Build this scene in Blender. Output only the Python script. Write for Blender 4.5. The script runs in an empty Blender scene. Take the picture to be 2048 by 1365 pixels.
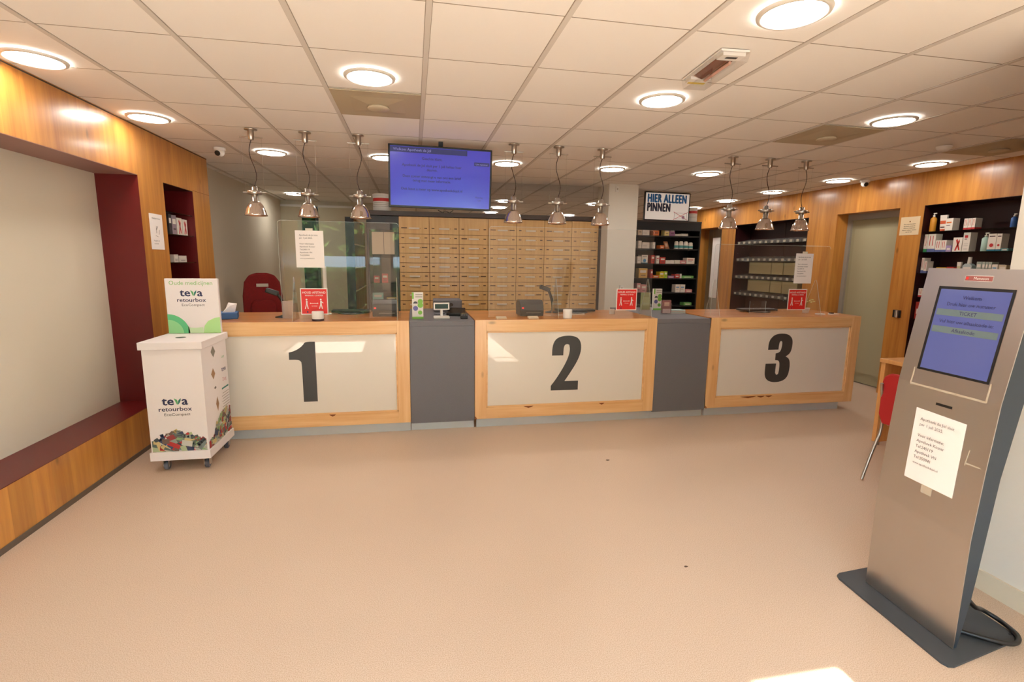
import bpy, bmesh, math, random
from mathutils import Vector, Matrix
random.seed(7)
SC = bpy.context.scene
COL = SC.collection
PI = math.pi
CEIL = 2.657
# ------------------------------------------------------------------ camera
cd = bpy.data.cameras.new('camera')
cam = bpy.data.objects.new('camera', cd); COL.objects.link(cam)
cd.sensor_width = 36; cd.sensor_fit = 'HORIZONTAL'; cd.lens = 1004.31/2048*36
cd.clip_start = .02; cd.clip_end = 200
cr = Vector((0.98152118, -0.19093034, 0.01271945)); cu = Vector((0.01796369, 0.15811584, 0.98725715)); cf = Vector((0.19050849, 0.96878531, -0.15862386))
cam.matrix_world = Matrix(((cr.x, cu.x, -cf.x, 0), (cr.y, cu.y, -cf.y, 0), (cr.z, cu.z, -cf.z, 1.6), (0, 0, 0, 1)))
SC.camera = cam
# ------------------------------------------------------------------ light
SC.view_settings.view_transform = 'Standard'; SC.view_settings.look = 'None'
SC.view_settings.gamma = 1; SC.view_settings.use_curve_mapping = False
SC.view_settings.exposure = -0.08
SC.cycles.use_denoising = True
SC.cycles.max_bounces = 10; SC.cycles.diffuse_bounces = 5; SC.cycles.transparent_max_bounces = 24
SC.cycles.sample_clamp_indirect = 8
W = bpy.data.worlds.new('sky'); SC.world = W; W.use_nodes = True
bg = W.node_tree.nodes['Background']; bg.inputs[0].default_value = (.64, .83, 1, 1); bg.inputs[1].default_value = 30.0
sl = bpy.data.lights.new('sun', 'SUN'); sl.energy = 60; sl.angle = .01; sl.color = (1, .95, .88)
sun = bpy.data.objects.new('sun', sl); COL.objects.link(sun)
sun.rotation_euler = Vector((0.03, 1, -.88)).to_track_quat('-Z', 'Y').to_euler()
LAMP_E = 48.0
LAMP_C = (1, .945, .875)
# ------------------------------------------------------------------ materials
def lin(c):
    c = c/255
    return c/12.92 if c <= .04045 else ((c+.055)/1.055)**2.4
def rgb(c): return (lin(c[0]), lin(c[1]), lin(c[2]), 1)
MC = {}
def M(name, col=(200, 200, 200), rough=.5, metal=0, emis=0, coat=0, spec=None, bump=0, bscale=200, var=0):
    if name in MC: return MC[name]
    m = bpy.data.materials.new(name); m.use_nodes = True; MC[name] = m
    nt = m.node_tree; b = nt.nodes['Principled BSDF']
    b.inputs['Base Color'].default_value = rgb(col); b.inputs['Roughness'].default_value = rough
    b.inputs['Metallic'].default_value = metal
    if spec is not None: b.inputs['Specular IOR Level'].default_value = spec
    if coat: b.inputs['Coat Weight'].default_value = coat; b.inputs['Coat Roughness'].default_value = .02
    if emis:
        b.inputs['Emission Color'].default_value = rgb(col); b.inputs['Emission Strength'].default_value = emis
    if bump or var:
        tc = nt.nodes.new('ShaderNodeTexCoord'); n = nt.nodes.new('ShaderNodeTexNoise'); n.inputs['Scale'].default_value = bscale
        nt.links.new(tc.outputs['Object'], n.inputs['Vector'])
        if bump:
            bp = nt.nodes.new('ShaderNodeBump'); bp.inputs['Strength'].default_value = bump; bp.inputs['Distance'].default_value = .002
            nt.links.new(n.outputs['Fac'], bp.inputs['Height']); nt.links.new(bp.outputs['Normal'], b.inputs['Normal'])
        if var:
            mx = nt.nodes.new('ShaderNodeMix'); mx.data_type = 'RGBA'
            mx.inputs[6].default_value = rgb(tuple(max(0, c*(1-var)) for c in col)); mx.inputs[7].default_value = rgb(tuple(min(255, c*(1+var)) for c in col))
            nt.links.new(n.outputs['Fac'], mx.inputs[0]); nt.links.new(mx.outputs[2], b.inputs['Base Color'])
    return m
def wood(name, dark, light, axis, plank=0, rough=.35, fine=14, knots=True, pax=None):
    # grain runs along axis (0,1,2); planks split across pax
    m = bpy.data.materials.new(name); m.use_nodes = True; MC[name] = m
    nt = m.node_tree; N = nt.nodes; L = nt.links; b = N['Principled BSDF']; b.inputs['Roughness'].default_value = rough
    b.inputs['Coat Weight'].default_value = .25; b.inputs['Coat Roughness'].default_value = .15
    tc = N.new('ShaderNodeTexCoord'); sx = N.new('ShaderNodeSeparateXYZ'); L.new(tc.outputs['Object'], sx.inputs[0])
    offs = None
    if plank:
        dv = N.new('ShaderNodeMath'); dv.operation = 'DIVIDE'; L.new(sx.outputs[pax], dv.inputs[0]); dv.inputs[1].default_value = plank
        fl = N.new('ShaderNodeMath'); fl.operation = 'FLOOR'; L.new(dv.outputs[0], fl.inputs[0])
        wn = N.new('ShaderNodeTexWhiteNoise'); wn.noise_dimensions = '1D'; L.new(fl.outputs[0], wn.inputs['W']); offs = wn
    mp = N.new('ShaderNodeMapping'); L.new(tc.outputs['Object'], mp.inputs['Vector'])
    s = [fine]*3; s[axis] = fine*.06; mp.inputs['Scale'].default_value = s
    n1 = N.new('ShaderNodeTexNoise'); n1.noise_dimensions = '4D'; n1.inputs['Scale'].default_value = 1.0; n1.inputs['Detail'].default_value = 5; n1.inputs['Roughness'].default_value = .6; n1.inputs['Distortion'].default_value = .4
    L.new(mp.outputs[0], n1.inputs['Vector'])
    if offs:
        mu = N.new('ShaderNodeMath'); mu.operation = 'MULTIPLY'; mu.inputs[1].default_value = 37; L.new(offs.outputs['Value'], mu.inputs[0]); L.new(mu.outputs[0], n1.inputs['W'])
    rp = N.new('ShaderNodeValToRGB'); rp.color_ramp.elements[0].position = .3; rp.color_ramp.elements[1].position = .7
    rp.color_ramp.elements[0].color = rgb(dark); rp.color_ramp.elements[1].color = rgb(light)
    L.new(n1.outputs['Fac'], rp.inputs[0]); out = rp.outputs[0]
    if offs:
        mr = N.new('ShaderNodeMapRange'); mr.inputs['To Min'].default_value = .88; mr.inputs['To Max'].default_value = 1.08; L.new(offs.outputs['Value'], mr.inputs['Value'])
        vm = N.new('ShaderNodeVectorMath'); vm.operation = 'SCALE'; L.new(out, vm.inputs[0]); L.new(mr.outputs[0], vm.inputs['Scale']); out = vm.outputs[0]
    if knots:
        mk = N.new('ShaderNodeMapping'); L.new(tc.outputs['Object'], mk.inputs['Vector']); s = [5]*3; s[axis] = 2.2; mk.inputs['Scale'].default_value = s
        vo = N.new('ShaderNodeTexVoronoi'); vo.inputs['Scale'].default_value = 1; L.new(mk.outputs[0], vo.inputs['Vector'])
        r2 = N.new('ShaderNodeMapRange'); r2.inputs['From Min'].default_value = .03; r2.inputs['From Max'].default_value = .10; r2.inputs['To Min'].default_value = .55; r2.inputs['To Max'].default_value = 1
        L.new(vo.outputs['Distance'], r2.inputs['Value'])
        vm = N.new('ShaderNodeVectorMath'); vm.operation = 'SCALE'; L.new(out, vm.inputs[0]); L.new(r2.outputs[0], vm.inputs['Scale']); out = vm.outputs[0]
    L.new(out, b.inputs['Base Color'])
    return m
WALLWOOD = wood('larch wall cladding', (174, 108, 46), (210, 147, 68), 2, plank=.17, pax=1, rough=.32, fine=16)
CWOODX = wood('counter wood along', (220, 164, 106), (240, 198, 142), 0, rough=.4, fine=18)
CWOODZ = wood('counter wood upright', (220, 164, 106), (240, 198, 142), 2, rough=.4, fine=18)
CTOP = wood('counter top wood', (178, 108, 50), (206, 136, 72), 0, plank=.13, pax=1, rough=.28, fine=12, knots=False)
DRAWERWOOD = wood('drawer front wood', (196, 152, 92), (214, 172, 112), 2, rough=.5, fine=26, knots=False)
DESKWOOD = wood('desk wood', (206, 140, 74), (228, 172, 106), 2, rough=.4, fine=14, knots=False)
def floor_mat():
    m = bpy.data.materials.new('speckled linoleum'); m.use_nodes = True; nt = m.node_tree; N = nt.nodes; L = nt.links; b = N['Principled BSDF']
    b.inputs['Roughness'].default_value = .42
    tc = N.new('ShaderNodeTexCoord')
    n = N.new('ShaderNodeTexNoise'); n.inputs['Scale'].default_value = 260; n.inputs['Detail'].default_value = 3; L.new(tc.outputs['Object'], n.inputs['Vector'])
    r = N.new('ShaderNodeValToRGB'); e = r.color_ramp.elements; e[0].position = .33; e[0].color = rgb((184, 156, 130)); e[1].position = .52; e[1].color = rgb((207, 182, 159))
    k = r.color_ramp.elements.new(.70); k.color = rgb((220, 200, 180)); L.new(n.outputs['Fac'], r.inputs[0])
    n2 = N.new('ShaderNodeTexNoise'); n2.inputs['Scale'].default_value = 1.1; n2.inputs['Detail'].default_value = 4; L.new(tc.outputs['Object'], n2.inputs['Vector'])
    mr = N.new('ShaderNodeMapRange'); mr.inputs['To Min'].default_value = .92; mr.inputs['To Max'].default_value = 1.06; L.new(n2.outputs['Fac'], mr.inputs['Value'])
    vm = N.new('ShaderNodeVectorMath'); vm.operation = 'SCALE'; L.new(r.outputs[0], vm.inputs[0]); L.new(mr.outputs[0], vm.inputs['Scale']); L.new(vm.outputs[0], b.inputs['Base Color'])
    mr2 = N.new('ShaderNodeMapRange'); mr2.inputs['To Min'].default_value = .34; mr2.inputs['To Max'].default_value = .5; L.new(n2.outputs['Fac'], mr2.inputs['Value']); L.new(mr2.outputs[0], b.inputs['Roughness'])
    return m
FLOOR = floor_mat()
def brushed(name, col, rough, axis_scale):
    m = M(name, col, rough, 1); nt = m.node_tree; N = nt.nodes; L = nt.links; b = N['Principled BSDF']
    tc = N.new('ShaderNodeTexCoord'); mp = N.new('ShaderNodeMapping'); mp.inputs['Scale'].default_value = axis_scale
    n = N.new('ShaderNodeTexNoise'); n.inputs['Scale'].default_value = 1; n.inputs['Detail'].default_value = 2
    L.new(tc.outputs['Object'], mp.inputs[0]); L.new(mp.outputs[0], n.inputs['Vector'])
    bp = N.new('ShaderNodeBump'); bp.inputs['Strength'].default_value = .12; bp.inputs['Distance'].default_value = .001
    L.new(n.outputs['Fac'], bp.inputs['Height']); L.new(bp.outputs[0], b.inputs['Normal'])
    return m
STEEL = brushed('brushed steel', (204, 200, 196), .3, (40, 6, 900))
def sheet_glass(name, tint=(1, 1, 1), ior=1.45, rough=.0, haze=0):
    m = bpy.data.materials.new(name); m.use_nodes = True; MC[name] = m; nt = m.node_tree; N = nt.nodes; L = nt.links
    N.remove(N['Principled BSDF']); o = N['Material Output']
    t = N.new('ShaderNodeBsdfTransparent'); t.inputs[0].default_value = (*tint, 1)
    g = N.new('ShaderNodeBsdfGlossy'); g.inputs['Roughness'].default_value = rough
    lw = N.new('ShaderNodeLayerWeight'); lw.inputs[0].default_value = .5
    pw = N.new('ShaderNodeMath'); pw.operation = 'POWER'; pw.inputs[1].default_value = 5; L.new(lw.outputs['Facing'], pw.inputs[0])
    f = N.new('ShaderNodeMath'); f.operation = 'MULTIPLY_ADD'; f.inputs[1].default_value = .95; f.inputs[2].default_value = .045; L.new(pw.outputs[0], f.inputs[0])
    base = t.outputs[0]
    if haze:
        d = N.new('ShaderNodeBsdfDiffuse'); d.inputs[0].default_value = (.8, .8, .8, 1)
        mh = N.new('ShaderNodeMixShader'); mh.inputs[0].default_value = haze; L.new(base, mh.inputs[1]); L.new(d.outputs[0], mh.inputs[2]); base = mh.outputs[0]
    mx = N.new('ShaderNodeMixShader'); L.new(f.outputs[0], mx.inputs[0]); L.new(base, mx.inputs[1]); L.new(g.outputs[0], mx.inputs[2]); L.new(mx.outputs[0], o.inputs['Surface'])
    return m
PLEXI = sheet_glass('acrylic sheet', (.985, .985, .985), haze=.012)
SHELFGLASS = sheet_glass('shelf glass', (.72, .82, .78))
WINGLASS = sheet_glass('window glass', (.97, .98, .98))
EDGE = M('acrylic edge', (205, 215, 208), .2)
WHITE = M('white', (232, 228, 222), .5)
PAPER = M('paper', (242, 236, 232), .8)
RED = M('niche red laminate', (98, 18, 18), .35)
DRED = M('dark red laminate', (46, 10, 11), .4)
BEIGE = M('beige wall paint', (214, 204, 184), .85, bump=.15, bscale=150)
WPAINT = M('white wall paint', (226, 220, 208), .8, bump=.1, bscale=150)
BLACK = M('black plastic', (24, 23, 24), .4)
DGREY = M('dark grey laminate', (108, 107, 112), .55, var=.06, bscale=220)
CHROME = M('satin nickel', (190, 184, 176), .28, 1)
MIRROR = M('mirrored copper tinted chrome', (226, 214, 204), .10, .9)
ALU = M('aluminium plinth', (206, 214, 220), .35, .3)
INK = M('print ink', (70, 66, 66), .7)
NAVY = M('navy ink', (40, 44, 84), .6)
TILE = M('ceiling tile', (236, 231, 224), .9, bump=.3, bscale=300)
BAR = M('ceiling grid bar', (204, 196, 186), .7)
GAP = M('ceiling seam', (150, 138, 122), .9)
# ------------------------------------------------------------------ mesh builder
class MB:
    def __init__(s): s.v = []; s.f = []; s.mi = []; s.mats = []; s.sm = []
    def m(s, mat):
        if mat not in s.mats: s.mats.append(mat)
        return s.mats.index(mat)
    def add(s, vs, fs, mat, smooth=False):
        b = len(s.v); k = s.m(mat); s.v += [tuple(v) for v in vs]
        for f in fs: s.f.append([b+i for i in f]); s.mi.append(k); s.sm.append(smooth)
        return s
    def box(s, x0, x1, y0, y1, z0, z1, mat):
        v = [(x, y, z) for z in (z0, z1) for y in (y0, y1) for x in (x0, x1)]
        return s.add(v, [(0, 2, 3, 1), (4, 5, 7, 6), (0, 1, 5, 4), (2, 6, 7, 3), (0, 4, 6, 2), (1, 3, 7, 5)], mat)
    def obox(s, c, hx, hy, hz, mat, rz=0, rx=0, ry=0):
        R = Matrix.Rotation(rz, 3, 'Z') @ Matrix.Rotation(ry, 3, 'Y') @ Matrix.Rotation(rx, 3, 'X')
        v = [Vector(c)+R @ Vector((x*hx, y*hy, z*hz)) for z in (-1, 1) for y in (-1, 1) for x in (-1, 1)]
        return s.add(v, [(0, 2, 3, 1), (4, 5, 7, 6), (0, 1, 5, 4), (2, 6, 7, 3), (0, 4, 6, 2), (1, 3, 7, 5)], mat)
    def prism(s, pts, O, A, B, T, mat):
        # polygon pts in axes A,B from O, extruded by vector T
        O, A, B, T = map(Vector, (O, A, B, T)); n = len(pts)
        lo = [O+A*p[0]+B*p[1] for p in pts]; hi = [p+T for p in lo]
        fs = [tuple(range(n)), tuple(range(2*n-1, n-1, -1))]+[(i, (i+1) % n, n+(i+1) % n, n+i) for i in range(n)]
        k = len(s.f); s.add(lo+hi, fs, mat); return s
    def poly(s, pts, O, A, B, mat):
        O, A, B = map(Vector, (O, A, B)); return s.add([O+A*p[0]+B*p[1] for p in pts], [tuple(range(len(pts)))], mat)
    def lathe(s, prof, c, mat, n=24, axis=(0, 0, 1), smooth=True, cap=True):
        ax = Vector(axis).normalized(); q = Vector((0, 0, 1)).rotation_difference(ax).to_matrix(); c = Vector(c)
        vs = []; fs = []
        for r, z in prof:
            for i in range(n):
                a = 2*PI*i/n; vs.append(c+q @ Vector((r*math.cos(a), r*math.sin(a), z)))
        for j in range(len(prof)-1):
            for i in range(n): fs.append((j*n+i, j*n+(i+1) % n, (j+1)*n+(i+1) % n, (j+1)*n+i))
        s.add(vs, fs, mat, smooth)
        if cap:
            for j in (0, len(prof)-1):
                if prof[j][0] > 1e-5:
                    f = list(range(n)); f = f[::-1] if j == 0 else f
                    s.add([vs[j*n+i] for i in range(n)], [tuple(f)], mat)
        return s
    def cyl(s, a, b, r, mat, n=14):
        a, b = Vector(a), Vector(b); return s.lathe([(r, 0), (r, (b-a).length)], a, mat, n, b-a)
    def tube(s, pts, r, mat, n=8, cl=False):
        P = [Vector(p) for p in pts]; vs = []; fs = []; up = Vector((.13, .31, 1)).normalized(); K = len(P)
        for i, p in enumerate(P):
            t = (P[(i+1) % K]-P[i-1]) if cl else (P[min(i+1, K-1)]-P[max(i-1, 0)]); t.normalize()
            a = t.cross(up)
            if a.length < .05: a = t.cross(Vector((1, 0, 0)))
            a.normalize(); b = t.cross(a); rr = r[i] if isinstance(r, (list, tuple)) else r
            for k in range(n): vs.append(p+(a*math.cos(2*PI*k/n)+b*math.sin(2*PI*k/n))*rr)
        for i in range(K if cl else K-1):
            j = (i+1) % K
            for k in range(n): fs.append((i*n+k, i*n+(k+1) % n, j*n+(k+1) % n, j*n+k))
        s.add(vs, fs, mat, True)
        if not cl: s.add(vs[:n], [tuple(range(n))], mat); s.add(vs[-n:], [tuple(range(n))], mat)
        return s
    def sphere(s, c, r, mat, n=16, sq=(1, 1, 1)):
        vs = []; fs = []; h = n//2; c = Vector(c)
        for j in range(h+1):
            for i in range(n):
                a = 2*PI*i/n; t = PI*j/h; vs.append(c+Vector((r*sq[0]*math.sin(t)*math.cos(a), r*sq[1]*math.sin(t)*math.sin(a), -r*sq[2]*math.cos(t))))
        for j in range(h):
            for i in range(n): fs.append((j*n+i, j*n+(i+1) % n, (j+1)*n+(i+1) % n, (j+1)*n+i))
        return s.add(vs, fs, mat, True)
    def disc(s, c, r, A, B, mat, n=24, a0=0, a1=2*PI):
        full = abs(a1-a0-2*PI) < 1e-6
        p = [(r*math.cos(a0+(a1-a0)*i/n), r*math.sin(a0+(a1-a0)*i/n)) for i in range(n if full else n+1)]
        if not full: p.append((0, 0))
        return s.poly(p, c, A, B, mat)
    def text(s, txt, size, O, A, B, mat, align='CENTER', xs=1, bold=0, sp=1):
        cu_ = bpy.data.curves.new('t', 'FONT'); cu_.body = txt; cu_.size = size; cu_.align_x = align; cu_.space_character = sp; cu_.resolution_u = 2
        o = bpy.data.objects.new('t', cu_); COL.objects.link(o)
        bpy.context.view_layer.update()
        me = bpy.data.meshes.new_from_object(o.evaluated_get(bpy.context.evaluated_depsgraph_get()))
        O, A, B = map(Vector, (O, A, B))
        nn_ = A.cross(B).normalized()
        for q, (du, dv) in enumerate([(0, 0)] if not bold else [(-bold, 0), (bold, 0), (0, bold*.7), (0, -bold*.7)]):
            s.add([O+A*(v.co.x*xs+du*size)+B*(v.co.y+dv*size)+nn_*(.00004*q) for v in me.vertices], [tuple(p.vertices) for p in me.polygons], mat)
        bpy.data.objects.remove(o); bpy.data.curves.remove(cu_); bpy.data.meshes.remove(me)
        return s
    def build(s, name, parent=None, loc=None, rz=0, bev=0, fix=True):
        me = bpy.data.meshes.new(name); me.from_pydata(s.v, [], s.f)
        for m in s.mats: me.materials.append(m)
        for p, k, sm in zip(me.polygons, s.mi, s.sm): p.material_index = k; p.use_smooth = sm
        if fix:
            b = bmesh.new(); b.from_mesh(me); bmesh.ops.recalc_face_normals(b, faces=b.faces); b.to_mesh(me); b.free()
        o = bpy.data.objects.new(name, me); COL.objects.link(o)
        if parent: o.parent = parent
        if loc: o.location = loc
        o.rotation_euler = (0, 0, rz)
        if bev:
            k = o.modifiers.new('b', 'BEVEL'); k.width = bev; k.segments = 2; k.limit_method = 'ANGLE'; k.angle_limit = .6
        return o
def tag(o, label, cat, group=None):
    o['label'] = label; o['category'] = cat
    if group: o['group'] = group
    return o
def thing(name, label, cat, loc=(0, 0, 0), rz=0, group=None):
    o = bpy.data.objects.new(name, None); COL.objects.link(o); o.empty_display_size = .05
    o.location = loc; o.rotation_euler = (0, 0, rz); return tag(o, label, cat, group)
def struct(o): o['kind'] = 'structure'; return o
def copy_tree(o, parent=None):
    c = o.copy(); COL.objects.link(c); c.parent = parent
    for ch in o.children: copy_tree(ch, c)
    return c
ORD = ['leftmost', 'second from left', 'third from left', 'fourth from left', 'fifth from left', 'sixth from left', 'seventh from left', 'eighth from left', 'ninth from left', 'tenth from left', 'eleventh from left', 'twelfth from left', 'thirteenth from left']
X, Y, Z = (1, 0, 0), (0, 1, 0), (0, 0, 1)
# ================================================================== SETTING
Y0 = -1.2
struct(MB().box(-2.75, 6.3, Y0-.1, 12.5, -.1, 0, FLOOR).build('floor'))
# ceiling: slab with tile grid (0.6 m)
ce = struct(MB().box(-2.75, 6.3, Y0-.1, 12.5, CEIL, CEIL+.1, TILE).build('ceiling'))
g = MB()
for i in range(-5, 11):
    x = .085+.6*i
    g.box(x-.013, x+.013, Y0, 12.4, CEIL-.005, CEIL+.001, BAR)
    g.box(x-.0155, x-.013, Y0, 12.4, CEIL-.0015, CEIL+.001, GAP); g.box(x+.013, x+.0155, Y0, 12.4, CEIL-.0015, CEIL+.001, GAP)
g.build('ceiling_grid_bar', ce)
g = MB()
for j in range(-7, 17):
    y = 2.906+.6*j
    g.box(-2.5, 5.8, y-.0025, y+.0025, CEIL-.0012, CEIL+.001, GAP)
g.build('ceiling_seam', ce)
# left wall, x=-2.2 face
w = MB(); F = -2.2; B_ = -2.56
w.box(B_, F, Y0, .2, 0, CEIL, WALLWOOD); w.box(B_, F, .2, 4.78, 0, .345, WALLWOOD); w.box(B_, F, .2, 5.84, 2.255, CEIL, WALLWOOD)
w.box(B_, F, 4.78, 5.21, 0, 2.255, WALLWOOD); w.box(B_, F, 5.21, 5.84, 0, .9, WALLWOOD); w.box(B_, F, 5.84, 6.27, 0, CEIL, WALLWOOD)
w.box(F, F+.0015, Y0, 6.27, CEIL-.014, CEIL-.006, M('shadow gap', (60, 52, 44), .8))
w.box(F-.0, F+.001, 5.838, 6.27, 2.262, 2.266, M('board joint', (140, 88, 40), .8))
wl = struct(w.build('wall_left'))
n = MB(); t = .004
n.box(B_, F-.001, .2, .2+t, .345, 2.255, RED); n.box(B_, F-.001, 4.78-t, 4.78, .345, 2.255, RED); n.box(B_, F-.001, .2, 4.78, .345, .345+t, RED)
n.box(B_, F-.001, .2, 4.78, 2.255-t, 2.255, M('niche soffit', (150, 110, 100), .5))
n.box(B_+.04, B_+.05, .2, 4.78, .345, 2.255, BEIGE)
n.build('niche_lining', wl)
n = MB()
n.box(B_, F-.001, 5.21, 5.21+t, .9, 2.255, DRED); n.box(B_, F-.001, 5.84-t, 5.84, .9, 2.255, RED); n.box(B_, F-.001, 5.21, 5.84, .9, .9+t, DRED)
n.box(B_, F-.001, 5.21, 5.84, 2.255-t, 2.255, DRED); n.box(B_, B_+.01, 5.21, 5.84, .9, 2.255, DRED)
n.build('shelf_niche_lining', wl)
for z in (2.01, 1.805, 1.54, 1.25): MB().box(B_+.012, F-.02, 5.216, 5.834, z-.008, z, SHELFGLASS).build('glass_shelf', wl)
struct(MB().box(-2.56, -2.405, 6.27, 10.3, 0, CEIL, BEIGE).build('wall_back_left'))
struct(MB().box(F-.0, F+.006, Y0, 6.27, 0, .035, M('floor seam', (96, 80, 66), .6)).build('baseboard_left'))
# right wall, x=5.75 face
w = MB(); F = 5.75; G = 6.08
for y0, y1, z0, z1 in [(1.0, 3.2, 0, CEIL), (3.2, 4.9, 0, .42), (3.2, 9.72, 2.28, CEIL), (4.9, 5.2, 0, 2.28), (6.12, 6.63, 0, 2.28), (6.63, 8.36, 0, .3), (8.36, 8.78, 0, 2.28), (9.72, 12.4, 0, CEIL)]:
    w.box(F, G, y0, y1, z0, z1, WALLWOOD)
wr = struct(w.build('wall_right'))
def lining(y0, y1, z0, z1, mat):
    n = MB()
    n.box(F+.001, G, y0, y0+t, z0, z1, mat); n.box(F+.001, G, y1-t, y1, z0, z1, mat); n.box(F+.001, G, y0, y1, z0, z0+t, mat)
    n.box(F+.001, G, y0, y1, z1-t, z1, mat); n.box(G-.01, G, y0, y1, z0, z1, mat)
    for q in (y0+(y1-y0)*.5,): n.box(G-.014, G-.01, q-.008, q+.008, z0, z1, M('shelf rail', (70, 50, 46), .4, .5))
    return n.build('niche_lining', wr)
lining(3.2, 4.9, .42, 2.28, DRED); lining(6.63, 8.36, .3, 2.28, DRED)
for z in (1.985, 1.755, 1.515, 1.24, .98, .7): MB().box(F+.015, G-.015, 3.206, 4.894, z-.008, z, SHELFGLASS).build('glass_shelf', wr)
# doors on the right
FR = M('grey door frame', (150, 144, 132), .5); DOORM = M('door leaf paint', (158, 150, 118), .55)
d = struct(MB().box(5.96, 6.03, 5.22, 6.10, .01, 2.2, DOORM).build('door_1'))
MB().box(5.93, 6.08, 6.06, 6.12, 0, 2.28, FR).box(5.93, 6.08, 5.2, 5.24, 0, 2.28, FR).box(5.93, 6.08, 5.24, 6.06, 2.2, 2.28, FR).build('door_frame', d)
MB().box(5.945, 5.962, 5.32, 6.0, .15, 2.08, M('door panel', (166, 158, 126), .6)).build('door_panel', d)
d = struct(MB().box(5.96, 6.02, 8.80, 9.1, .01, 2.28, M('glazed door edge', (176, 128, 70), .4)).build('door_2'))
MB().box(5.98, 5.99, 9.1, 9.7, .01, 2.28, WINGLASS).build('door_pane', d)
MB().box(5.97, 6.0, 9.15, 9.4, .9, 2.1, PAPER).build('poster', d)
struct(MB().box(6.3, 6.4, 5.0, 10.0, 0, CEIL, BEIGE).box(6.08, 6.3, 5.0, 5.1, 0, CEIL, BEIGE).box(6.08, 6.3, 9.9, 10.0, 0, CEIL, BEIGE).build('wall_corridor'))
# back and front walls
struct(MB().box(-.6, 6.08, 12.4, 12.5, 0, CEIL, BEIGE).build('wall_back'))
struct(MB().box(-.7, -.6, 10.3, 12.4, 0, CEIL, BEIGE).build('wall_back_side'))
wb = MB()
wb.box(-2.56, -2.42, 10.3, 10.4, 0, CEIL, BEIGE); wb.box(-2.42, -.6, 10.3, 10.4, 0, .5, BEIGE); wb.box(-2.42, -.6, 10.3, 10.4, 2.56, CEIL, BEIGE); wb.box(-1.1, -.6, 10.3, 10.4, .5, 2.56, BEIGE)
struct(wb.build('wall_window'))
wn_ = struct(MB().box(-2.42, -1.1, 10.34, 10.35, .5, 2.56, sheet_glass('view dimming window glass', (.09, .12, .10))).build('window_1'))  # dark tint put into the glass to dim the over-bright view outside
MB().box(-2.42, -2.38, 10.32, 10.37, .5, 2.56, BLACK).box(-1.14, -1.1, 10.32, 10.37, .5, 2.56, BLACK).box(-1.8, -1.76, 10.32, 10.37, .5, 2.56, BLACK).box(-2.42, -1.1, 10.32, 10.37, .5, .54, BLACK).build('window_frame', wn_)
BLIND = M('blind fabric', (196, 186, 160), .9)
for x0, x1, nm in ((-2.41, -2.04, 'pale beige panel blind at left of the back window'), (-1.74, -1.115, 'wide beige panel blind at right of the back window')):
    o = thing('panel_blind', nm, 'window blind', ((x0+x1)/2, 10.26, .55), 0, 'panel blinds at the back window')
    h = (x1-x0)/2
    MB().box(-h, h, -.004, .004, 0, 1.99, BLIND).build('blind_fabric', o); MB().box(-h, h, -.015, .015, 1.99, 2.03, WHITE).build('rail', o)
# front (street) wall behind the camera
w = MB()
for x0, x1, z0, z1 in [(-2.56, -2.5, 0, CEIL), (-2.5, -.9, 0, .3), (-2.5, 2.77, 2.45, CEIL), (-.9, -.45, 0, 2.45), (1.56, 2.9, 0, 2.45)]:
    w.box(x0, x1, Y0-.1, Y0, z0, z1, WPAINT)
struct(w.build('wall_front'))
fw = struct(MB().box(-2.5, -.9, Y0-.06, Y0-.05, .3, 2.45, WINGLASS).build('window_2'))
MB().box(-2.5, -2.45, Y0-.08, Y0-.03, .3, 2.45, BLACK).box(-.95, -.9, Y0-.08, Y0-.03, .3, 2.45, BLACK).box(-2.5, -.9, Y0-.08, Y0-.03, .3, .35, BLACK).build('window_frame', fw)
fd = struct(MB().box(-.45, 1.56, Y0-.06, Y0-.05, 0, 2.45, WINGLASS).build('door_3'))
MB().box(-.45, -.40, Y0-.08, Y0-.03, 0, 2.45, BLACK).box(.53, .58, Y0-.08, Y0-.03, 0, 2.45, BLACK).box(-.45, 1.56, Y0-.08, Y0-.03, 2.1, 2.14, BLACK).build('door_frame', fd)
struct(MB().box(-3.2, 1.17, Y0-1.3, Y0-.1, 2.5, 2.6, BLACK).build('added_sun_canopy'))  # added out-of-view canopy; blocks the sun except over the floor patch
sw = MB().box(2.77, 2.9, Y0, 1.905, 0, CEIL, WPAINT).box(2.9, 6.08, .9, 1.0, 0, CEIL, WPAINT)
struct(sw.build('wall_side'))
struct(MB().box(2.755, 2.77, Y0, 1.905, 0, .1, M('baseboard beige', (220, 208, 184), .5)).build('baseboard_right'))
# outside
struct(MB().box(-14, 14, -30, Y0-.1, -.12, -.02, M('paving', (150, 146, 138), .8, var=.1, bscale=3)).box(-14, -2.56, 10.4, 16, -.12, -.02, M('paving')).build('ground'))
LEAF = M('hedge leaves', (72, 104, 48), .7, var=.5, bscale=12); LEAF2 = M('tree leaves', (120, 140, 70), .7, var=.4, bscale=6)
def foliage(x0, x1, y0, y1, z0, z1, mat, n, s):
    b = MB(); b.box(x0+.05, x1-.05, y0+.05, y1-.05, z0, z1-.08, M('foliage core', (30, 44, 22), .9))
    for k in range(n):
        c = Vector((random.uniform(x0, x1), random.choice((y0, y1, random.uniform(y0, y1))), random.uniform(z0+.1, z1)))
        if random.random() < .35: c.z = z1-random.random()*.06
        a = Vector((random.gauss(0, 1), random.gauss(0, 1), random.gauss(0, 1))).normalized(); p = a.orthogonal().normalized()
        b.add([c-a*s, c+p*s*.45, c+a*s, c-p*s*.45], [(0, 1, 2, 3)], mat)
    return b
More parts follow.
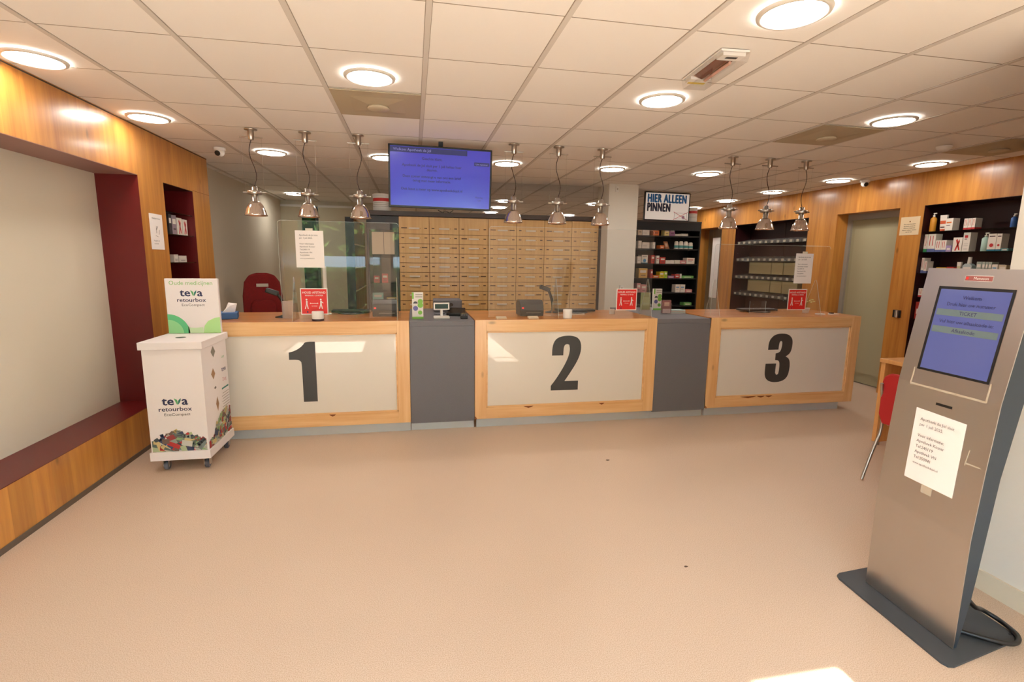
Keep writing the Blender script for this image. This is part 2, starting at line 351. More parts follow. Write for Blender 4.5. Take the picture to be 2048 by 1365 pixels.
o = foliage(-6, 1.0, -4.2, -3.5, 0, 1.35, LEAF, 6000, .07).build('street_hedge', fix=False); o['kind'] = 'stuff'; tag(o, 'clipped green hedge mirrored in the screen on the left counter', 'hedge')
struct(MB().box(-9, 6, -7.2, -6.9, 0, 1.66, M('pale parked bodywork', (214, 220, 226), .3)).build('street_parked_car_slab'))  # plain slab standing in for the parked car mirrored as a pale stripe
o = foliage(-10, 8, -12, -10.5, 0, 5, LEAF2, 5000, .2).build('street_trees', fix=False); o['kind'] = 'stuff'; tag(o, 'green trees across the street mirrored in the screen on the left counter', 'trees')
o = foliage(-4, 0, 12.8, 13.5, 0, 3.2, LEAF, 3000, .1).build('yard_shrubs', fix=False); o['kind'] = 'stuff'; tag(o, 'dark green shrubs seen between the blinds of the back window', 'shrubs')
# column in the back room
cl = MB().box(2.66, 3.09, 6.75, 7.16, 0, CEIL, WPAINT); struct(cl.build('wall_column'))
# ================================================================== CEILING FITTINGS
RIM = M('lamp rim', (212, 205, 194), .6)
DIF = bpy.data.materials.new('lamp diffuser'); DIF.use_nodes = True
_b = DIF.node_tree.nodes['Principled BSDF']; _b.inputs['Emission Color'].default_value = (*LAMP_C, 1); _b.inputs['Emission Strength'].default_value = LAMP_E
L = [(-2.0, 3.38, 'above the left wooden wall nearest the camera'), (-1.98, 4.55, 'beside the left wall, second from the camera'), (-1.39, 5.70, 'behind the leftmost pendant'), (-1.92, 9.2, 'far back by the panel blinds'),
     (-.23, 3.25, 'in front of the left square vent'), (-.27, 5.67, 'half hidden by left edge of the hanging screen'), (1.03, 5.66, 'behind the fourth pendant'), (2.26, 5.67, 'behind the sixth pendant'),
     (1.62, 3.25, 'just beyond the clear ceiling emergency light'), (1.60, 2.05, 'cut by the top edge of the photo, largest one'), (3.49, 3.30, 'beside the middle square vent'), (3.47, 5.68, 'right of the card payment sign'),
     (5.33, 4.54, 'above the right medicine niche'), (5.31, 5.70, 'near the right wall camera dome'), (5.27, 6.85, 'above the eighth pendant near right wall'), (5.29, 8.0, 'above the seventh pendant near right wall'),
     (1.64, 9.18, 'far back over the drawer wall, left column nearest'), (1.72, 10.3, 'far back over the drawer wall, middle of the left column'), (1.72, 11.4, 'far back over the drawer wall, farthest left'),
     (3.56, 11.5, 'farthest back behind the fifth pendant'), (5.38, 9.2, 'far back right behind the white tub'), (3.34, 9.14, 'far back behind the sixth pendant shade')]
def lamp0():
    o = thing('ceiling_downlight', '', 'ceiling light', (0, 0, CEIL), 0, 'round ceiling downlights')
    MB().lathe([(.125, -.007), (.126, -.0125), (.130, -.0145), (.138, -.013), (.145, -.009), (.148, -.0005)], (0, 0, 0), RIM, 48, cap=False).build('rim', o)
    MB().lathe([(0, -.0100), (.08, -.0100), (.1255, -.0095)], (0, 0, 0), DIF, 48, cap=False).build('diffuser', o)
    return o
l0 = lamp0()
for i, (x, y, s) in enumerate(L):
    o = l0 if i == 0 else copy_tree(l0)
    o.location = (x, y, CEIL-.0055); o['label'] = 'round white ceiling downlight '+s
VM = M('vent metal', (176, 160, 132), .6); VM2 = M('vent disc', (196, 182, 156), .55)
for i, (x, y, s) in enumerate([(-.215, 3.806, 'left of the hanging screen'), (3.385, 3.806, 'middle of the room above the right counter'), (5.185, 3.806, 'at the right wooden wall')]):
    o = thing('ceiling_vent', 'square beige ceiling vent with round centre disc '+s, 'ceiling vent', (x, y, CEIL), 0, 'square ceiling vents')
    MB().box(-.285, .285, -.285, .285, -.008, -.0035, VM).build('cover_plate', o)
    MB().add([(-.18, -.18, -.0085), (.18, -.18, -.0085), (.18, .18, -.0085), (-.18, .18, -.0085), (-.07, -.07, -.022), (.07, -.07, -.022), (.07, .07, -.022), (-.07, .07, -.022)], [(0, 1, 5, 4), (1, 2, 6, 5), (2, 3, 7, 6), (3, 0, 4, 7), (4, 5, 6, 7)], VM).build('cone', o)
    MB().lathe([(.0, -.034), (.072, -.034), (.076, -.030), (.07, -.022)], (0, 0, 0), VM2, 32, cap=False).build('disc', o)
o = thing('smoke_detector', 'round white smoke detector on the ceiling beside the right vent', 'smoke detector', (4.66, 3.87, CEIL))
MB().lathe([(0, -.045), (.03, -.044), (.05, -.034), (.058, -.016), (.06, -.0055)], (0, 0, 0), WHITE, 28, cap=False).build('housing', o)
# emergency light
o = thing('emergency_light', 'clear prismatic emergency light fitting with silver reflector on the ceiling', 'emergency light', (1.61, 2.65, CEIL-.0015), math.radians(176))
MB().box(-.075, .075, -.215, .215, -.014, -.004, WHITE).build('backplate', o)
MB().add([(-.05, -.13, -.016), (.05, -.13, -.016), (.05, .13, -.016), (-.05, .13, -.016), (0, -.13, -.03), (0, .13, -.03)], [(0, 1, 4), (1, 2, 5, 4), (2, 3, 5), (3, 0, 4, 5)], M('reflector', (190, 150, 130), .2, 1)).build('reflector', o)
MB().cyl((-.02, -.13, -.036), (-.02, .13, -.036), .008, M('tube glass', (220, 170, 150), .15)).build('tube', o)
MB().box(-.06, .06, .14, .205, -.03, -.0145, WHITE).box(-.03, .03, .165, .185, -.031, -.03, BLACK).build('driver_box', o)
MB().box(-.06, .06, -.205, -.14, -.03, -.0145, WHITE).box(-.05, .05, -.205, -.185, -.032, -.03, M('yellow tape', (210, 180, 70), .6)).build('end_block', o)
MB().prism([(-.078, 0), (-.066, -.045), (.066, -.045), (.078, 0)], (0, -.218, -.0145), X, Z, (0, .436, 0), PLEXI).build('cover', o)
# cameras
for x, y, r, s in ((-1.84, 5.61, 0, 'small white dome camera on the ceiling at left'), (5.6, 5.59, 1.2, 'small white dome camera on the ceiling near the right wooden wall')):
    o = thing('security_camera', s, 'security camera', (x, y, CEIL-.0055), 0, 'ceiling dome cameras')
    MB().lathe([(.055, 0), (.055, -.02), (.045, -.026)], (0, 0, 0), WHITE, 24).build('base', o)
    MB().sphere((0, 0, -.04), .042, WHITE).build('ball', o)
    MB().lathe([(.024, 0), (.026, .012), (.018, .014)], (-.01, -.026, -.052), BLACK, 16, (-.1, -.8, -.3)).build('lens', o)
# pendants
CORD = M('brown cord', (58, 38, 26), .6); WIRE = M('steel wire', (150, 140, 128), .3, .8)
def pendant(curve):
    o = thing('pendant_lamp', '', 'pendant lamp', (0, 0, CEIL-.0005), 0, 'pendant lamps over the counters')
    MB().lathe([(.05, 0), (.05, -.006), (.024, -.008), (.024, -.075), (.018, -.085)], (0, 0, -.005), CHROME, 24).build('ceiling_mount', o)
    MB().cyl((-.09, 0, -.07), (.09, 0, -.07), .006, CHROME, 10).build('crossbar', o)
    for s in (-1, 1): MB().cyl((s*.078, 0, -.07), (s*.078, 0, -.515), .0007, WIRE, 5).build('suspension_wire', o)
    P = [(curve*math.sin(2*PI*k/24)*.022, 0, -.085-(.385*k/24)) for k in range(25)]
    MB().tube(P, .0035, CORD).build('cord', o)
    MB().lathe([(.014, -.465), (.022, -.47), (.025, -.475), (.025, -.585), (.030, -.59)], (0, 0, 0), CHROME, 24).build('socket', o)
    MB().lathe([(.026, -.500), (.054, -.500), (.057, -.506), (.057, -.524), (.054, -.530), (.026, -.530)], (0, 0, 0), CHROME, 32, cap=False).build('ring', o)
    for s in (-1, 1): MB().cyl((s*.054, 0, -.515), (s*.092, 0, -.515), .006, CHROME, 10).build('peg', o)
    pr = [(.026, -.588), (.036, -.592), (.052, -.608), (.066, -.632), (.077, -.662), (.085, -.694), (.092, -.706), (.090, -.707), (.083, -.694), (.074, -.662), (.062, -.632), (.048, -.61), (.03, -.598)]
    MB().lathe(pr, (0, 0, 0), MIRROR, 36, cap=False).build('shade', o)
    return o
pa, pb = pendant(-1), pendant(1)
first = {1: True, -1: True}
for i, (x, s, c) in enumerate([(-1.31, 'leftmost of the three over counter 1', -1), (-.885, 'middle of the three over counter 1', -1), (-.448, 'right of the three over counter 1, left of the screen', 1),
                               (.93, 'left of the three over counter 2', -1), (1.358, 'middle of the three over counter 2', -1), (1.79, 'right of the three over counter 2', -1),
                               (3.174, 'left of the three over counter 3', -1), (3.597, 'middle of the three over counter 3', -1), (4.02, 'rightmost pendant, over counter 3', 1)]):
    src = pa if c < 0 else pb
    o = src if first[c] else copy_tree(src); first[c] = False
    o.location.x = x; o.location.y = 4.75; o['label'] = 'chrome bell pendant lamp, '+s
# ================================================================== COUNTER
YF = 4.6; TOP = 1.05
DIG = M('digit vinyl', (62, 62, 62), .35)
FROST = M('frosted glass panel', (228, 222, 212), .3, coat=1.0)
def smoothpoly(p):
    out = []; n = len(p)
    for i in range(n):
        a, b, c = Vector(p[i-1]), Vector(p[i]), Vector(p[(i+1) % n])
        ang = (b-a).angle(c-b) if (b-a).length > 1e-6 and (c-b).length > 1e-6 else 0
        if ang > .85: out.append(tuple(b))
        else: out += [tuple(b+(a-b)*.25), tuple(b+(c-b)*.25)]
    return out
D1 = [(1, 0), (1, 1), (.62, 1), (.56, .955), (.42, .90), (.2, .85), (0, .83), (0, .71), (.25, .71), (.38, .70), (.45, .67), (.47, .60), (.47, 0)]
def nrm(p, x0, x1, y0, y1, sh=0): return [((x+sh*(y-y0)/(y1-y0)-x0)/(x1-x0), 1-(y-y0)/(y1-y0)) for x, y in p]
D2 = nrm([(1197, 865), (1415, 865), (1415, 795), (1305, 795), (1350, 730), (1400, 650), (1425, 590), (1433, 540), (1425, 490), (1400, 460), (1360, 447), (1318, 445), (1270, 450), (1230, 468), (1208, 505), (1201, 550), (1201, 595), (1290, 595), (1291, 540), (1300, 515), (1318, 508), (1335, 515), (1342, 545), (1338, 585), (1318, 640), (1280, 710), (1235, 780), (1197, 828)], 1197, 1433, 445, 865)
D3 = nrm([(1102, 598), (1102, 545), (1115, 505), (1150, 472), (1208, 463), (1265, 472), (1300, 505), (1308, 550), (1302, 610), (1285, 640), (1258, 657), (1287, 675), (1300, 710), (1302, 770), (1291, 830), (1256, 865), (1190, 877), (1128, 865), (1096, 830), (1090, 780), (1092, 715), (1182, 715), (1180, 760), (1180, 795), (1192, 812), (1207, 805), (1212, 780), (1212, 715), (1200, 690), (1170, 686), (1170, 629), (1195, 624), (1212, 608), (1219, 560), (1217, 535), (1206, 525), (1195, 535), (1191, 560), (1190, 598)], 1090, 1310, 463, 877)
WEAR = M('bare wood chip', (134, 74, 34), .8)
def counter(x0, x1, digit, dx0, dx1, dz0, dz1, n, word):
    o = thing('service_counter', 'wood framed white glass service counter marked with a large black '+word, 'service counter', ((x0+x1)/2, YF, 0), 0, 'numbered pharmacy counters')
    h = (x1-x0)/2; z0, b = .095, .11
    MB().box(-h, h, 0, .85, TOP-.03, TOP, CTOP).build('worktop', o, bev=.002)
    MB().box(-h, h, -.002, .06, TOP-b, TOP-.0005, CWOODX).build('frame_rail', o, bev=.003)
    MB().box(-h, h, -.002, .06, z0, z0+b, CWOODX).build('frame_rail', o, bev=.003)
    for s in (-1, 1):
        x = s*(h-b/2); MB().box(x-b/2, x+b/2, -.003, .06, z0, TOP-.0008, CWOODZ).build('frame_stile', o, bev=.003)
    MB().box(-h+b, h-b, .018, .03, z0+b, TOP-b, FROST).build('glass_panel', o)
    m = MB()
    k = .012
    for a0, a1, c0, c1 in ((-h+b, h-b, z0+b, z0+b+k), (-h+b, h-b, TOP-b-k, TOP-b), (-h+b, -h+b+k, z0+b, TOP-b), (h-b-k, h-b, z0+b, TOP-b)): m.box(a0, a1, .004, .02, c0, c1, CWOODX)
    m.build('glazing_bead', o)
    cx = (x0+x1)/2
    MB().prism([(dx0-cx+(dx1-dx0)*p[0], dz0+(dz1-dz0)*p[1]) for p in smoothpoly(smoothpoly(digit))], (0, .0165, 0), X, Z, (0, .001, 0), DIG).build('number_'+word, o)
    MB().box(-h+.02, h-.02, .04, .06, z0, TOP-b, DGREY).box(-h, -h+.03, .06, .80, z0, TOP-.03, CWOODZ).box(h-.03, h, .06, .80, z0, TOP-.03, CWOODZ).build('carcass', o)
    MB().box(-h+.02, h-.12 if n == 3 else h-.002, .05, .065, 0, z0, ALU).build('plinth', o)
    m = MB()
    for wx, ww in ([(-.44, .05), (.33, .03)] if n == 2 else [(-.5, .10), (-.3, .05), (-.2, .045)] if n == 3 else [(.18, .03)]):
        m.poly([(wx, z0+b), (wx+ww*2, z0+b), (wx+ww*1.6, z0+b-.012), (wx+ww, z0+b-.02), (wx+ww*.3, z0+b-.008)], (0, -.0035, 0), X, Z, WEAR)
    m.poly([(-h, z0), (-h+.02, z0), (-h+.012, z0+.02), (-h, z0+.03)], (0, -.0045, 0), X, Z, WEAR)
    m.build('worn_chip', o)
    return o
counter(-1.85, -.046, D1, -1.084, -.862, .327, .87, 1, 'one')
counter(.553, 2.378, D2, 1.30, 1.60, .345, .887, 2, 'two')
counter(2.972, 4.768, D3, 3.655, 3.965, .34, .873, 3, 'three')
for x0, x1, s in ((-.043, .55, 'dark grey pedestal between counters 1 and 2'), (2.381, 2.969, 'dark grey pedestal between counters 2 and 3')):
    o = thing('counter_pedestal', s+', plain laminate front', 'counter block', ((x0+x1)/2, YF, 0), 0, 'grey counter pedestals')
    h = (x1-x0)/2
    MB().box(-h, h, .01, 1.25, .08, TOP-.055, DGREY).build('body', o); MB().box(-h, h, .008, 1.25, TOP-.053, TOP-.01, DGREY).build('top', o)
    MB().box(-h, h, .055, .07, 0, .08, ALU).build('plinth', o)
# acrylic screens on the counters
def screen(x0, x1, ztop, feet, s):
    o = thing('acrylic_screen', s, 'protective screen', ((x0+x1)/2, 4.72, TOP+.0005), 0, 'clear screens on the counters')
    h = (x1-x0)/2; r = .03; p = [(-h, .012), (h, .012), (h, ztop-TOP-r)]+[(h-r+r*math.cos(a), ztop-TOP-r+r*math.sin(a)) for a in (.4, .8, 1.2)]+[(h-r, ztop-TOP), (-h+r, ztop-TOP)]+[(-h+r+r*math.cos(a), ztop-TOP-r+r*math.sin(a)) for a in (1.95, 2.35, 2.75)]+[(-h, ztop-TOP-r)]
    m = MB(); m.prism(p, (0, -.002, 0), X, Z, (0, .004, 0), PLEXI); m.build('sheet', o)
    e = MB(); n = len(p)
    for i in range(2, n-0):
        a, b = p[i], p[(i+1) % n]; e.cyl((a[0], 0, a[1]), (b[0], 0, b[1]), .0012, EDGE, 5)
    e.build('sheet_edge', o)
    for fx in feet:
        fx -= (x0+x1)/2
        f = MB().prism([(-.11, 0), (.17, 0), (.025, .38), (.005, .38)], (fx-.002, 0, 0), Y, Z, (.004, 0, 0), PLEXI).build('support_foot', o)
        MB().cyl((fx, -.11, .002), (fx, .005, .38), .0014, EDGE, 5).cyl((fx, .17, .002), (fx, .025, .38), .0014, EDGE, 5).build('foot_edge', f)
    return o
screen(-1.14, -.12, 1.915, (-1.035, -.15), 'clear acrylic screen on counter 1 with a white notice')
screen(.70, 2.355, 1.91, (1.36, 2.32), 'clear acrylic screen on counter 2, under the middle pendants')
screen(3.03, 4.40, 1.79, (3.07, 4.27), 'clear acrylic screen on counter 3 at the right')
NOTICE = ['Apotheek de Jol sluit', 'per 1 juli 2025.', '', 'Voor informatie:', 'Apotheek Koster', 'Tel:240119', 'Apotheek VN', 'Tel:250941', 'www.apotheekdejol.nl']
def notice_text(m, w, h, O, A, B, mat):
    O, A, B = Vector(O), Vector(A), Vector(B); z = .86
    for i, t_ in enumerate(NOTICE):
        if t_: m.text(t_, h*(.058 if i < 8 else .042), O+A*(-w*.36)+B*(h*(z-.5)), A, B, mat, 'LEFT', xs=.98)
        z -= .078
    return m
def notice(x0, x1, z0, z1, s):
    o = thing('closing_notice', s, 'paper notice', ((x0+x1)/2, 4.7165, z0), 0, 'white closing notices')
    w, h = x1-x0, z1-z0
    MB().box(-w/2, w/2, -.0005, .0005, 0, h, PAPER).build('sheet', o)
    notice_text(MB(), w, h, (0, -.0011, h/2), X, Z, INK).build('lettering', o)
    MB().box(-.03, .03, .0, .0008, h-.01, h+.02, M('tape', (220, 214, 196), .4)).build('tape_strip', o)
notice(-1.0, -.767, 1.515, 1.833, 'white closing notice taped to the screen of counter 1')
notice(3.98, 4.193, 1.395, 1.711, 'white closing notice taped to the screen of counter 3')
SRED = M('safety red', (214, 40, 36), .4)
def walker(m, x, z, s, arm):
    O = (x, -.0018, z)
    m.disc((x, -.0018, z+s*.92), s*.09, X, Z, WHITE, 12)
    m.poly([(-.07*s, .42*s), (.07*s, .42*s), (.09*s, .80*s), (-.06*s, .80*s)], O, X, Z, WHITE)
    m.poly([(-.07*s, .44*s), (.01*s, .44*s), (-.11*s, 0), (-.2*s, 0)], O, X, Z, WHITE); m.poly([(-.01*s, .44*s), (.08*s, .44*s), (.17*s, 0), (.07*s, 0)], O, X, Z, WHITE)
    if arm: m.poly([(.06*s, .76*s), (.24*s, .60*s), (.22*s, .54*s), (.04*s, .66*s)], O, X, Z, WHITE)
def distance_sign(x0, x1, z0, z1, s):
    o = thing('distance_sign', s, 'safety sign', ((x0+x1)/2, 4.7155, z0), 0, 'red keep distance signs')
    w, h = x1-x0, z1-z0
    MB().box(-w/2, w/2, -.0005, .0015, 0, h, WHITE).build('backing', o)
    m = MB(); m.box(-w/2+.008, w/2-.008, -.0012, -.0005, .008, h-.008, SRED); m.build('red_panel', o)
    m = MB(); m.text('HOUD AFSTAND', h*.115, (0, -.0018, h*.80), X, Z, WHITE, xs=w/h*.97, bold=.012); m.text('MINIMAAL 1,5 METER', h*.075, (0, -.0018, h*.70), X, Z, WHITE, xs=w/h*.93, bold=.01)
    m.text('1,5 meter', h*.06, (0, -.0018, h*.31), X, Z, WHITE, xs=.9); m.build('lettering', o)
    for a_, b_ in ((-.28, False), (.24, True)):
        m = MB(); walker(m, w*a_, h*.22, h*.38, b_); m.build('walking_figure', o)
    m = MB(); m.poly([(-w*.17, h*.43), (-w*.13, h*.46), (-w*.13, h*.44), (w*.11, h*.44), (w*.11, h*.46), (w*.15, h*.43), (w*.11, h*.40), (w*.11, h*.42), (-w*.13, h*.42), (-w*.13, h*.40)], (0, -.0018, 0), X, Z, WHITE)
    m.build('arrow', o); MB().disc((-w*.26, -.0018, h*.1), h*.03, X, Z, NAVY, 12).build('maker_mark', o)
distance_sign(-.983, -.753, 1.10, 1.334, 'red and white keep distance sign on the screen of counter 1')
distance_sign(1.982, 2.199, 1.12, 1.336, 'red and white keep distance sign on the screen of counter 2')
distance_sign(3.933, 4.157, 1.11, 1.335, 'red and white keep distance sign on the screen of counter 3')
# ================================================================== TV
tv = thing('hanging_screen', 'large flat screen with blue closing message hanging from the ceiling', 'television', (.262, 4.8, 2.33)); tv.rotation_euler = (math.radians(4), math.radians(.8), 0)
MB().box(-.465, .465, -.02, .045, -.272, .272, BLACK).build('housing', tv, bev=.006)
SCR = M('television picture', (62, 62, 176), .15, emis=.40); SB = M('screen banner', (34, 34, 92), .3, emis=.35); ST = M('screen letters', (26, 26, 96), .4, emis=.25); ST2 = M('screen pale letters', (120, 120, 190), .4, emis=.4)
pn = MB().box(-.448, .448, -.0215, -.0195, -.252, .255, SCR).build('display', tv)
m = MB(); m.box(-.448, .235, -.0222, -.0212, .205, .25, SB).box(.30, .44, -.0222, -.0212, .125, .155, SB).build('banner', tv)
yy = -.0228; MB().text('Welkom Apotheek de Jol', .032, (-.42, yy, .218), X, Z, ST2, 'LEFT').build('title_text', tv); m = MB()
for s_, z_ in (('Geachte klant,', .15), ('Apotheek de Jol sluit per 1 juli helaas haar', .09), ('deuren.', .055), ('Deze zomer ontvangt u van ons een brief', -.005), ('terug met meer informatie.', -.04), ('Ook leest u meer op www.apotheekdejol.nl', -.115)):
    m.text(s_, .031, (-.08, yy, z_), X, Z, ST, xs=1.0, bold=.02)
m.build('message_text', tv); m = MB(); m.text('Uw nummer', .022, (.37, yy, .132), X, Z, ST2); m.text('Maandag', .02, (.35, yy, -.16), X, Z, ST); m.text('1 juli', .018, (.35, yy, -.185), X, Z, ST)
m.build('side_text', tv)
MB().box(-.02, .02, .05, .09, .1, .345, BLACK).box(-.1, .1, .045, .06, -.1, .15, BLACK).build('ceiling_bracket', tv)
m = MB().tube([(-.02, .06, -.28), (.02, .06, -.30), (.05, .06, -.285), (.09, .06, -.30), (.12, .06, -.275)], .004, BLACK); m.build('cable', tv)
# ================================================================== DRAWER WALL
CY = 7.0; FRM = M('cabinet frame', (66, 52, 44), .5)
dc = thing('drawer_cabinet', 'tall wall of light wooden medicine drawers behind the counters', 'drawer cabinet', (1.23, CY, 0))
cx = 1.23
MB().box(-.18-cx, 2.655-cx, .03, .62, 0, 2.16, M('cabinet carcass', (120, 82, 44), .6)).build('carcass', dc)
MB().box(-.60-cx, 2.66-cx, -.03, .62, 2.165, 2.225, FRM).build('cornice', dc)
MB().box(2.625-cx, 2.66-cx, -.01, .03, 0, 2.165, FRM).build('side_strip', dc)
colx = [-.18, .20, .585, .955, 1.335, 1.71, 2.075, 2.43]
colx = [-.18+i*(2.625+.18)/7 for i in range(8)]
HN = M('drawer handle', (206, 194, 172), .45); SLOT = M('label slot', (74, 48, 30), .6)
zt = [2.162, 1.932]+[1.932-.1275*k for k in range(1, 11)]
for c in range(7):
    for r_ in range(11):
        z1, z0 = zt[r_], zt[r_+1] if r_+1 < len(zt) else .5
        x0, x1 = colx[c]-cx+.003, colx[c+1]-cx-.003
        d = MB().box(x0, x1, 0, .03, z0+.003, z1-.003, DRAWERWOOD).build('drawer', dc)
        zc = z0+.075 if r_ else z0+.075
        xm = (x0+x1)/2
        MB().box(xm-.07, xm+.07, -.016, 0, zc-.006, zc+.010, HN).box(xm-.07, xm+.07, -.018, -.014, zc-.01, zc+.010, HN).build('drawer_handle', d)
        wl_ = .036 if random.random() < .7 else .075; wr_ = .036 if random.random() < .7 else .075
        MB().box(x0+.03, x0+.03+wl_, -.0015, 0, zc-.002, zc+.010, SLOT).box(x1-.025-wr_, x1-.025, -.0015, 0, zc-.002, zc+.010, SLOT).box(x1-.12, x1-.112, -.0015, 0, zc, zc+.006, SLOT).build('label_slot', d)
for r_ in range(1):
    MB().box(-.18-cx, 2.625-cx, 0, .03, .02, zt[-1]-.003, DRAWERWOOD).build('base_panel', dc)
# dark glazed cabinet left of the drawers
gc = thing('display_cabinet', 'dark glazed display cabinet at the left end of the drawer wall', 'display cabinet', (-.39, CY, 0))
DK = M('charcoal cabinet', (40, 40, 42), .5)
MB().box(-.205, .205, .56, .6, 0, 2.16, DK).box(-.205, -.175, 0, .56, 0, 2.16, DK).box(.175, .205, 0, .56, 0, 2.16, DK).box(-.175, .175, 0, .56, 1.98, 2.16, DK).box(-.175, .175, 0, .56, 0, .3, DK).build('body', gc)
for z in (1.0, 1.27, 1.6): MB().box(-.172, .172, .02, .55, z, z+.008, SHELFGLASS).build('glass_shelf', gc)
MB().box(-.14, .01, -.004, -.002, 1.66, 1.95, M('cabinet leaflet', (196, 176, 150), .7)).box(.015, .15, -.004, -.002, 1.66, 1.95, M('cabinet leaflet')).build('posted_leaflet', gc)
MB().box(-.174, .174, -.002, .002, .3, 1.98, WINGLASS).build('glass_door', gc)
def item(kind, w, h, d, col, name, label, cat, loc, rz, group):
    """Small shop item standing at loc, front towards local -y."""
    o = MB(); c = M('pack '+'_'.join(map(str, col)), col, .5); wh = M('pack white', (226, 216, 204), .5)
    hw = w/2
    if kind == 'box':
        o.box(-hw, hw, 0, d, 0, h, c); o.box(-hw*.7, hw*.7, -.0006, 0, h*.55, h*.8, wh); o.box(-hw*.5, hw*.6, -.0006, 0, h*.25, h*.33, M('pack ink', (90, 70, 70), .6))
    elif kind == 'white':
        o.box(-hw, hw, 0, d, 0, h, wh); o.box(-hw*.75, hw*.6, -.0006, 0, h*.6, h*.72, c); o.box(-hw*.75, hw*.3, -.0006, 0, h*.4, h*.44, M('pack ink'))
    elif kind == 'band':
        o.box(-hw, hw, 0, d, 0, h, wh); o.box(-hw-.0005, hw+.0005, -.0006, d, 0, h*.18, c); o.box(-hw*.55, -hw*.35, -.0006, 0, h*.35, h*.9, M('pack red print', (190, 70, 60), .5)); o.box(hw*.2, hw*.4, -.0006, 0, h*.35, h*.9, M('pack red print'))
    elif kind == 'ribbon':
        o.box(-hw, hw, 0, d, 0, h, wh)
        o.add([(-hw*.5, -.0008, h*.08), (-hw*.2, -.0008, h*.06), (hw*.5, -.0008, h*.7), (hw*.3, -.0008, h*.9)], [(0, 1, 2, 3)], c); o.add([(hw*.4, -.0008, h*.1), (hw*.65, -.0008, h*.12), (-hw*.1, -.0008, h*.92), (-hw*.4, -.0008, h*.8)], [(0, 1, 2, 3)], c)
    elif kind == 'tall':
        o.box(-hw, hw, 0, d, 0, h, wh); o.box(-hw*.6, hw*.3, -.0006, 0, h*.72, h*.86, c); o.box(-hw*.6, hw*.1, -.0006, 0, h*.64, h*.68, M('pack ink')); o.box(-hw*.6, hw*.6, -.0006, 0, h*.12, h*.14, M('pack ink')); o.box(-hw*.6, hw*.6, -.0006, 0, h*.3, h*.31, M('pack ink')); o.box(-hw*.6, hw*.6, -.0006, 0, h*.4, h*.41, M('pack ink'))
    elif kind == 'circle':
        o.box(-hw, hw, 0, d, 0, h, wh); o.disc((0, -.0008, h*.34), hw*.5, X, Z, c, 20); o.box(-hw-.0005, hw+.0005, -.0006, d, 0, h*.1, M('pack teal', (40, 110, 130), .5)); o.box(-hw*.7, hw*.7, -.0006, 0, h*.82, h*.88, M('pack ink'))
    elif kind == 'flat':
        o.box(-hw, hw, 0, d, 0, h, c); o.box(-hw*.6, hw*.6, -.0006, 0, h*.3, h*.6, wh)
    elif kind == 'lean':
        o.add([(-hw*.6, .02, 0), (hw, .02, 0), (hw*.5, .06, h), (-hw, .06, h), (-hw*.6, .035, 0), (hw, .035, 0), (hw*.5, .075, h), (-hw, .075, h)], [(0, 1, 2, 3), (4, 5, 6, 7), (0, 1, 5, 4), (2, 3, 7, 6), (1, 2, 6, 5), (0, 3, 7, 4)], c); o.add([(-hw*.5, .029, h*.3), (hw*.4, .029, h*.3), (hw*.2, .045, h*.75), (-hw*.65, .045, h*.75)], [(0, 1, 2, 3)], M('pack pink print', (206, 170, 140), .5))
    elif kind == 'pump':
        r = min(hw, .03); o.lathe([(r*.9, 0), (r, .004), (r, h*.68), (r*.7, h*.74), (r*.35, h*.77), (r*.35, h*.8)], (0, r, 0), c, 20); o.lathe([(r*.42, h*.8), (r*.42, h*.87), (r*.15, h*.88), (r*.15, h*.94)], (0, r, 0), wh, 14); o.box(-r*.2, r*.9, r-.006, r+.006, h*.94, h, wh)
    elif kind == 'tube':
        o.prism([(-hw*.7, h*.12), (hw*.7, h*.12), (hw, h), (-hw, h)], (0, .02, 0), X, Z, (0, .02, 0), wh); o.lathe([(hw*.65, 0), (hw*.65, h*.12)], (0, .03, 0), c, 14); o.box(-hw*.8, hw*.8, .019, .02, h*.45, h*.65, c); o.box(-hw*.6, hw*.6, .019, .02, h*.2, h*.28, M('pack ink'))
    elif kind == 'jar':
        r = hw; o.lathe([(r*.95, 0), (r, .004), (r, h*.55), (r*.9, h*.7)], (0, r, 0), wh, 18); o.lathe([(r*.92, h*.7), (r*.9, h*.85), (r*.6, h*.97), (0, h)], (0, r, 0), wh, 18); o.lathe([(r*1.01, h*.15), (r*1.01, h*.45)], (0, r, 0), c, 18, cap=False)
    elif kind == 'mouth':
        o.prism([(-hw, 0), (hw, 0), (hw, h*.5), (hw*.45, h*.62), (-hw*.45, h*.62), (-hw, h*.5)], (0, 0, 0), X, Z, (0, d*.6, 0), c); o.lathe([(hw*.42, h*.6), (hw*.36, h)], (0, d*.3, 0), wh, 16); o.box(-hw*.8, hw*.8, -.0006, 0, h*.1, h*.42, wh)
    ob = o.build(name, None, loc, rz, bev=0)
    return tag(ob, label, cat, group)
# items in the glazed cabinet
for k, (x, z, w, h, c, s) in enumerate([(-.10, 1.278, .07, .09, (200, 50, 60), 'small red box, left one on the middle glass shelf of the dark glazed cabinet'), (.01, 1.278, .08, .12, (196, 60, 66), 'taller red box, right one on the middle glass shelf of the dark glazed cabinet'), (-.09, 1.008, .14, .13, (150, 196, 186), 'mint green box low in the dark glazed cabinet'), (.09, 1.008, .13, .07, (196, 170, 110), 'tan box low right in the dark glazed cabinet')]):
    item('box', w, h, .08, c, 'medicine_box', s, 'medicine box', (-.39+x, CY+.1, z), 0, 'boxes in the glazed cabinet')
